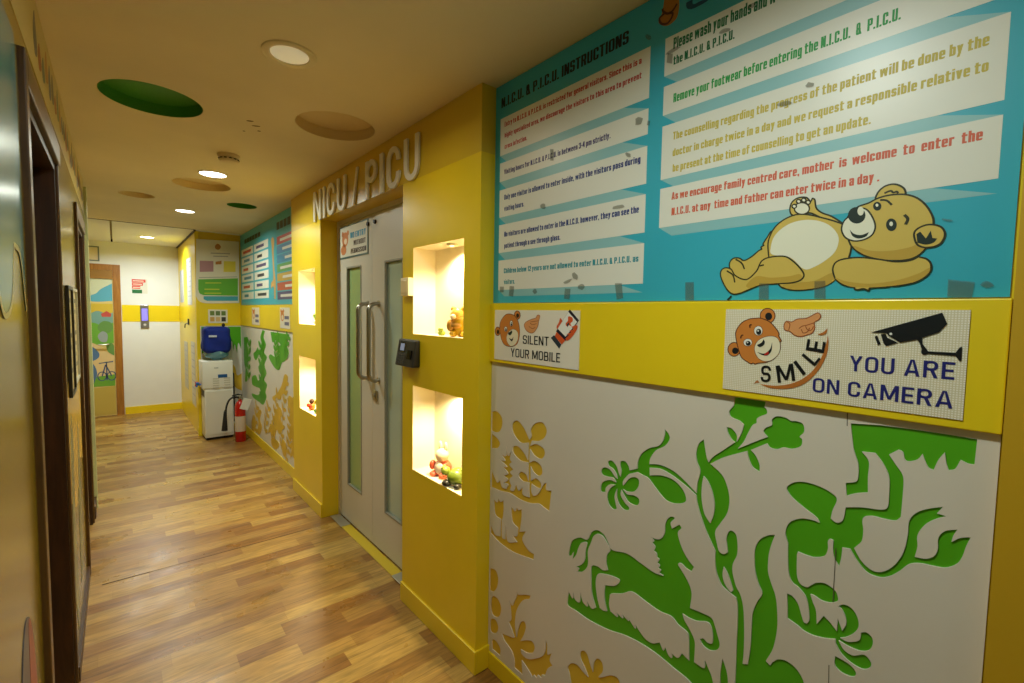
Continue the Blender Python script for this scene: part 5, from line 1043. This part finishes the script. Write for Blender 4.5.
lv = [.0082]
def sprig(name, m, x0, y0, x1, y1, n, size):
    """a stem with pairs of leaves, drawn on the far panel between two surveyed points"""
    q = MB(); a, b = cF.st(x0, y0), cF.st(x1, y1); d_ = (b-a); L_ = d_.length; d_.normalize(); nrm = Vector((-d_.y, d_.x))
    lv[0] += .00004; stroke(q, PMF, spline([(*a, True), (*((a+b)/2+nrm*.03), False), (*b, True)], 6, False), .012, lv[0])
    for k in range(n):
        f_ = (k+.7)/n
        for s_ in (-1, 1):
            c_ = a+d_*L_*f_+nrm*(.03*4*f_*(1-f_)+s_*size*.8); an = math.atan2(d_.y, d_.x)+s_*.9+random.uniform(-.3, .3)
            lv[0] += .00003; plate(q, PMF, [ell(c_, size*random.uniform(.7, 1.05), size*.4, an, 12)], lv[0], lv[0])
    q.build(name, m, t)
for a_ in ((448, 560, 470, 280, 8, .05), (486, 600, 484, 360, 7, .05), (412, 540, 436, 330, 6, .06), (384, 500, 398, 380, 4, .06), (346, 500, 352, 380, 4, .06), (466, 610, 490, 480, 5, .045), (428, 560, 410, 450, 4, .05)): sprig('plant_inlay', m_gold, *a_)
for a_ in ((436, 240, 428, 95, 6, .06), (466, 200, 478, 100, 4, .05), (372, 370, 368, 130, 7, .07), (318, 280, 320, 120, 5, .07)): sprig('leaf_inlay', m_green, *a_)
# ------------------------------------------------------------------ water dispenser, bottle, extinguisher
X0, X1, Y0, Y1 = .735, 1.028, 6.25, 6.535
t = thing('water_dispenser', 'white floor-standing water dispenser under the blue covered bottle', 'water dispenser', ((X0+X1)/2, (Y0+Y1)/2, 0))
m_disp = M((226, 224, 214), .35, .4)
q = MB(); q.box((X0+.008, Y0+.01, .03), (X1, Y1, .60), .005, 3); q.build('lower_cabinet', m_disp, t)
q = MB(); q.box((X0-.012, Y0, .60), (X1, Y1, .915), .009, 3); q.build('upper_housing', m_disp, t)
q = MB(); q.box((X0+.02, Y0+.03, .0), (X1-.01, Y1-.02, .03)); q.build('plinth', m_black, t)
q = MB(); q.box((X0+.02, Y0+.004, .06), (X1-.012, Y0+.012, .57), .003); q.build('front_panel', M((220, 216, 202), .4), t)
q = MB(); q.box((X0+.006, Y0+.03, .50), (X0+.010, Y1-.03, .575), .001); q.build('drip_recess', M((60, 64, 66), .5), t)
q = MB(); q.box((.875, Y0-.004, .72), (.968, Y0+.002, .758), .001); q.build('display_label', M((30, 84, 140), .3), t)
q = MB()
for a in (.825, .935):
    for j in range(5): q.box((a, Y0-.003, .53+j*.026+.07), (a+.062, Y0+.002, .545+j*.026+.07), .0008)
q.build('vent_slots', M((196, 192, 178), .5), t)
q = MB(); q.box((.84, Y0-.002, .83), (.88, Y0+.002, .842)); q.build('maker_badge', M((170, 170, 164), .4), t)
for yy, c in ((6.36, (40, 110, 190)), (6.44, (190, 40, 36))):
    q = MB(); q.tube([(X0-.010, yy, .64), (X0-.05, yy, .64), (X0-.055, yy, .615)], .011, 12); q.box((X0-.062, yy-.016, .645), (X0-.028, yy+.016, .668), .005, 3); q.build('tap', M(c, .3, .5), t, label='blue tap' if c[0] == 40 else 'red tap')
q = MB(); q.box((X1+.0005, Y0+.05, .18), (X1+.022, Y0+.12, .76), .008, 3); q.build('side_pipe_cover', M((30, 30, 30), .5), t, label='black upright strip on the side')
bx, by = .885, 6.39
t = thing('water_bottle', 'water bottle in a navy blue cloth cover standing on the dispenser', 'water bottle', (bx, by, .916))
q = MB(); q.lathe((bx, by, .916), [(0, .0), (.05, .0), (.05, .012), (.108, .035), (.124, .055), (.124, .11), (.1, .12), (0, .12)], 36); q.build('bottle', M((120, 176, 196), .12, .6, trans=.35), t, label='pale blue plastic bottle')
b = bmesh.new(); bmesh.ops.create_cube(b, size=1)
for p in b.verts: p.co = Vector((bx+p.co.x*.276, by+p.co.y*.262, 1.152+p.co.z*.31))
bmesh.ops.bevel(b, geom=b.edges[:], offset=.06, segments=5, affect='EDGES', profile=.5); bmesh.ops.triangulate(b, faces=[f for f in b.faces if len(f.verts) > 4]); bmesh.ops.subdivide_edges(b, edges=b.edges[:], cuts=5, use_grid_fill=True)
for p in b.verts:
    c = Vector((bx, by, 1.152)); d = p.co-c
    p.co += Vector((d.x, d.y, 0))*(.028*math.sin(26*d.z+3*d.x*8)+.02*math.sin(41*d.z-12*d.y)+.016*math.sin(18*d.x+30*d.z))
q = MB(); q.bm(b, None, True); q.build('cloth_cover', M((26, 44, 128), .75, .2, noise=.12, nscale=14), t)
q = MB(); q.box((.795, by-.1425, 1.19), (.872, by-.131, 1.212)); q.build('cover_label', M((180, 186, 206), .6), t)
q = MB(); q.ball((.958, by-.02, 1.325), (.018, .018, .022), 16); q.build('cover_knot', m_black, t)
ex, ey = 1.055, 6.03
t = thing('fire_extinguisher', 'red fire extinguisher with black hose on the floor beside the water dispenser', 'fire extinguisher', (ex, ey, 0))
m_red = M((186, 24, 18), .25, .5, coat=.3)
q = MB(); q.lathe((ex, ey, 0), [(0, 0.0), (.050, 0.0), (.055, .008), (.055, .40), (.050, .432), (.034, .458), (.018, .47), (.018, .485), (0, .485)], 32); q.build('cylinder', m_red, t)
q = MB(); q.lathe((ex, ey, 0), [(.0556, .12), (.0560, .125), (.0560, .29), (.0556, .295)], 32); q.build('label_wrap', M((206, 190, 170), .45), t)
q = MB(); q.lathe((ex, ey, .485), [(.017, 0), (.019, .01), (.019, .04), (.012, .05), (0, .05)], 18); q.build('valve', m_steel, t)
q = MB(); q.tube([(ex+.02, ey, .53), (ex-.02, ey-.01, .545), (ex-.08, ey-.02, .535)], .008, 8); q.tube([(ex+.01, ey, .515), (ex-.03, ey-.01, .515), (ex-.07, ey-.02, .500)], .007, 8); q.build('squeeze_lever', M((40, 40, 40), .4), t)
q = MB(); pts = [(ex-.015, ey-.01, .505), (ex-.06, ey-.03, .52), (ex-.11, ey-.05, .50), (ex-.14, ey-.06, .44), (ex-.152, ey-.065, .38)]
P_ = [Vector(p) for p in pts]; sm = []
for i in range(len(P_)-1):
    for k in range(6):
        u = k/6; p0, p1 = P_[i], P_[i+1]; m0 = (P_[i+1]-P_[max(i-1, 0)])*.5; m1 = (P_[min(i+2, len(P_)-1)]-P_[i])*.5
        sm.append(p0*(2*u**3-3*u*u+1)+m0*(u**3-2*u*u+u)+p1*(-2*u**3+3*u*u)+m1*(u**3-u*u))
q.tube(sm+[P_[-1]], .010, 10); q.build('hose', M((22, 22, 22), .5), t)
q = MB(); q.tube([(ex-.152, ey-.065, .39), (ex-.158, ey-.066, .36), (ex-.168, ey-.07, .16)], [.012, .016, .030], 14); q.build('discharge_horn', M((24, 24, 24), .55), t)
q = MB(); b = bmesh.new(); bmesh.ops.create_cube(b, size=1)
q.bm(b, Matrix.Translation((ex+.045, ey-.068, .435)) @ Matrix.Rotation(.35, 4, 'Y') @ Matrix.Diagonal((.085, .002, .13, 1))); q.build('inspection_tag', M((222, 220, 212), .5), t)

# ------------------------------------------------------------------ smoke detector
t = thing('smoke_detector', 'round white smoke detector on the ceiling in front of the first lit downlight', 'smoke detector', (.526, 3.2, H-.045))
q = MB(); q.lathe((.526, 3.2, H), [(.058, -.0005), (.058, -.014), (.050, -.018), (.048, -.022)], 32); q.build('base_ring', M((214, 196, 156), .5), t)
q = MB(); q.lathe((.526, 3.2, H), [(.044, -.020), (.050, -.030), (.046, -.042), (.03, -.047), (0, -.047)], 32); q.build('dome', M((218, 200, 160), .5), t)
q = MB()
for k in range(12):
    a = 2*math.pi*k/12; q.ball((.526+.047*math.cos(a), 3.2+.047*math.sin(a), H-.027), (.009, .009, .0035), 10)
q.build('vent_slots', M((40, 34, 24), .6), t)
# ------------------------------------------------------------------ lamps of the place, with one added fill lamp
m_lens = EM((255, 250, 236), 9.0, 'lamp lens lit'); m_lensoff = EM((232, 224, 190), .28, 'lamp lens dim')
def downlight(x, y, r, label, power, on=True, colour=(.93, 1, .86)):
    t = thing('ceiling_light', label, 'ceiling light', (x, y, H-.03), 'round ceiling downlights')
    k = .92 if on else .72
    mb = MB(); mb.lathe((x, y, H), [(r*1.0, 0), (r*.99, -.004), (r*.95, -.006), (r*k, -.005), (r*(k-.03), -.002)], 48, flip=False)
    mb.build('trim_ring', M((214, 200, 160), .4, .4), t)
    mb = MB(); mb.lathe((x, y, H), [(r*(k-.025), -.002), (r*.5, -.007), (r*.2, -.009), (0.0, -.0095)], 40)
    mb.build('lens', m_lens if on else m_lensoff, t)
    if power:
        l = bpy.data.lights.new('downlight', 'AREA'); l.shape = 'DISK'; l.size = r*1.3; l.energy = power; l.color = colour
        o = bpy.data.objects.new('downlight_lamp', l); COL.objects.link(o); o.parent = t; o.location = (0, 0, .012)
        try: l.spread = math.radians(165)
        except Exception: pass
    return t
downlight(.49, 1.81, .09, 'dim round downlight nearest the viewer, its glass barely glowing', P1, False, (1, .94, .74))
downlight(.517, 3.72, .085, 'lit round downlight just behind the smoke detector', P2)
downlight(.51, 5.29, .08, 'lit round downlight in the cream ceiling before the far white ceiling', P3)
downlight(.324, 7.58, .08, 'lit round downlight in the white ceiling by the end wall', P4, True, (.86, .98, 1))
downlight(.36, .45, .09, 'round downlight behind the viewer over the instruction board', P0, True, (.90, 1, .92))
downlight(.45, -1.5, .09, 'added round fill downlight at the far end behind the viewer', P_FILL, True, (.90, 1, .92))  # unseen lamp added as general fill for the near corridor
# ------------------------------------------------------------------ camera and view
cd = bpy.data.cameras.new('camera'); cam = bpy.data.objects.new('camera', cd); COL.objects.link(cam)
cd.sensor_fit = 'HORIZONTAL'; cd.sensor_width = 36; cd.lens = F/1024*36; cd.clip_start = .02
R_ = Matrix((r2, u2, -fw)).transposed()
cam.matrix_world = Matrix.Translation(EYE) @ R_.to_4x4()
sc.camera = cam
vs_ = sc.view_settings; vs_.view_transform = 'Standard'; vs_.look = 'None'; vs_.gamma = 1; vs_.use_curve_mapping = False; vs_.exposure = EXPOSURE
sc.cycles.use_denoising = True; sc.cycles.max_bounces = 10; sc.cycles.diffuse_bounces = 6; sc.cycles.sample_clamp_indirect = 6
sc.cycles.use_light_tree = True
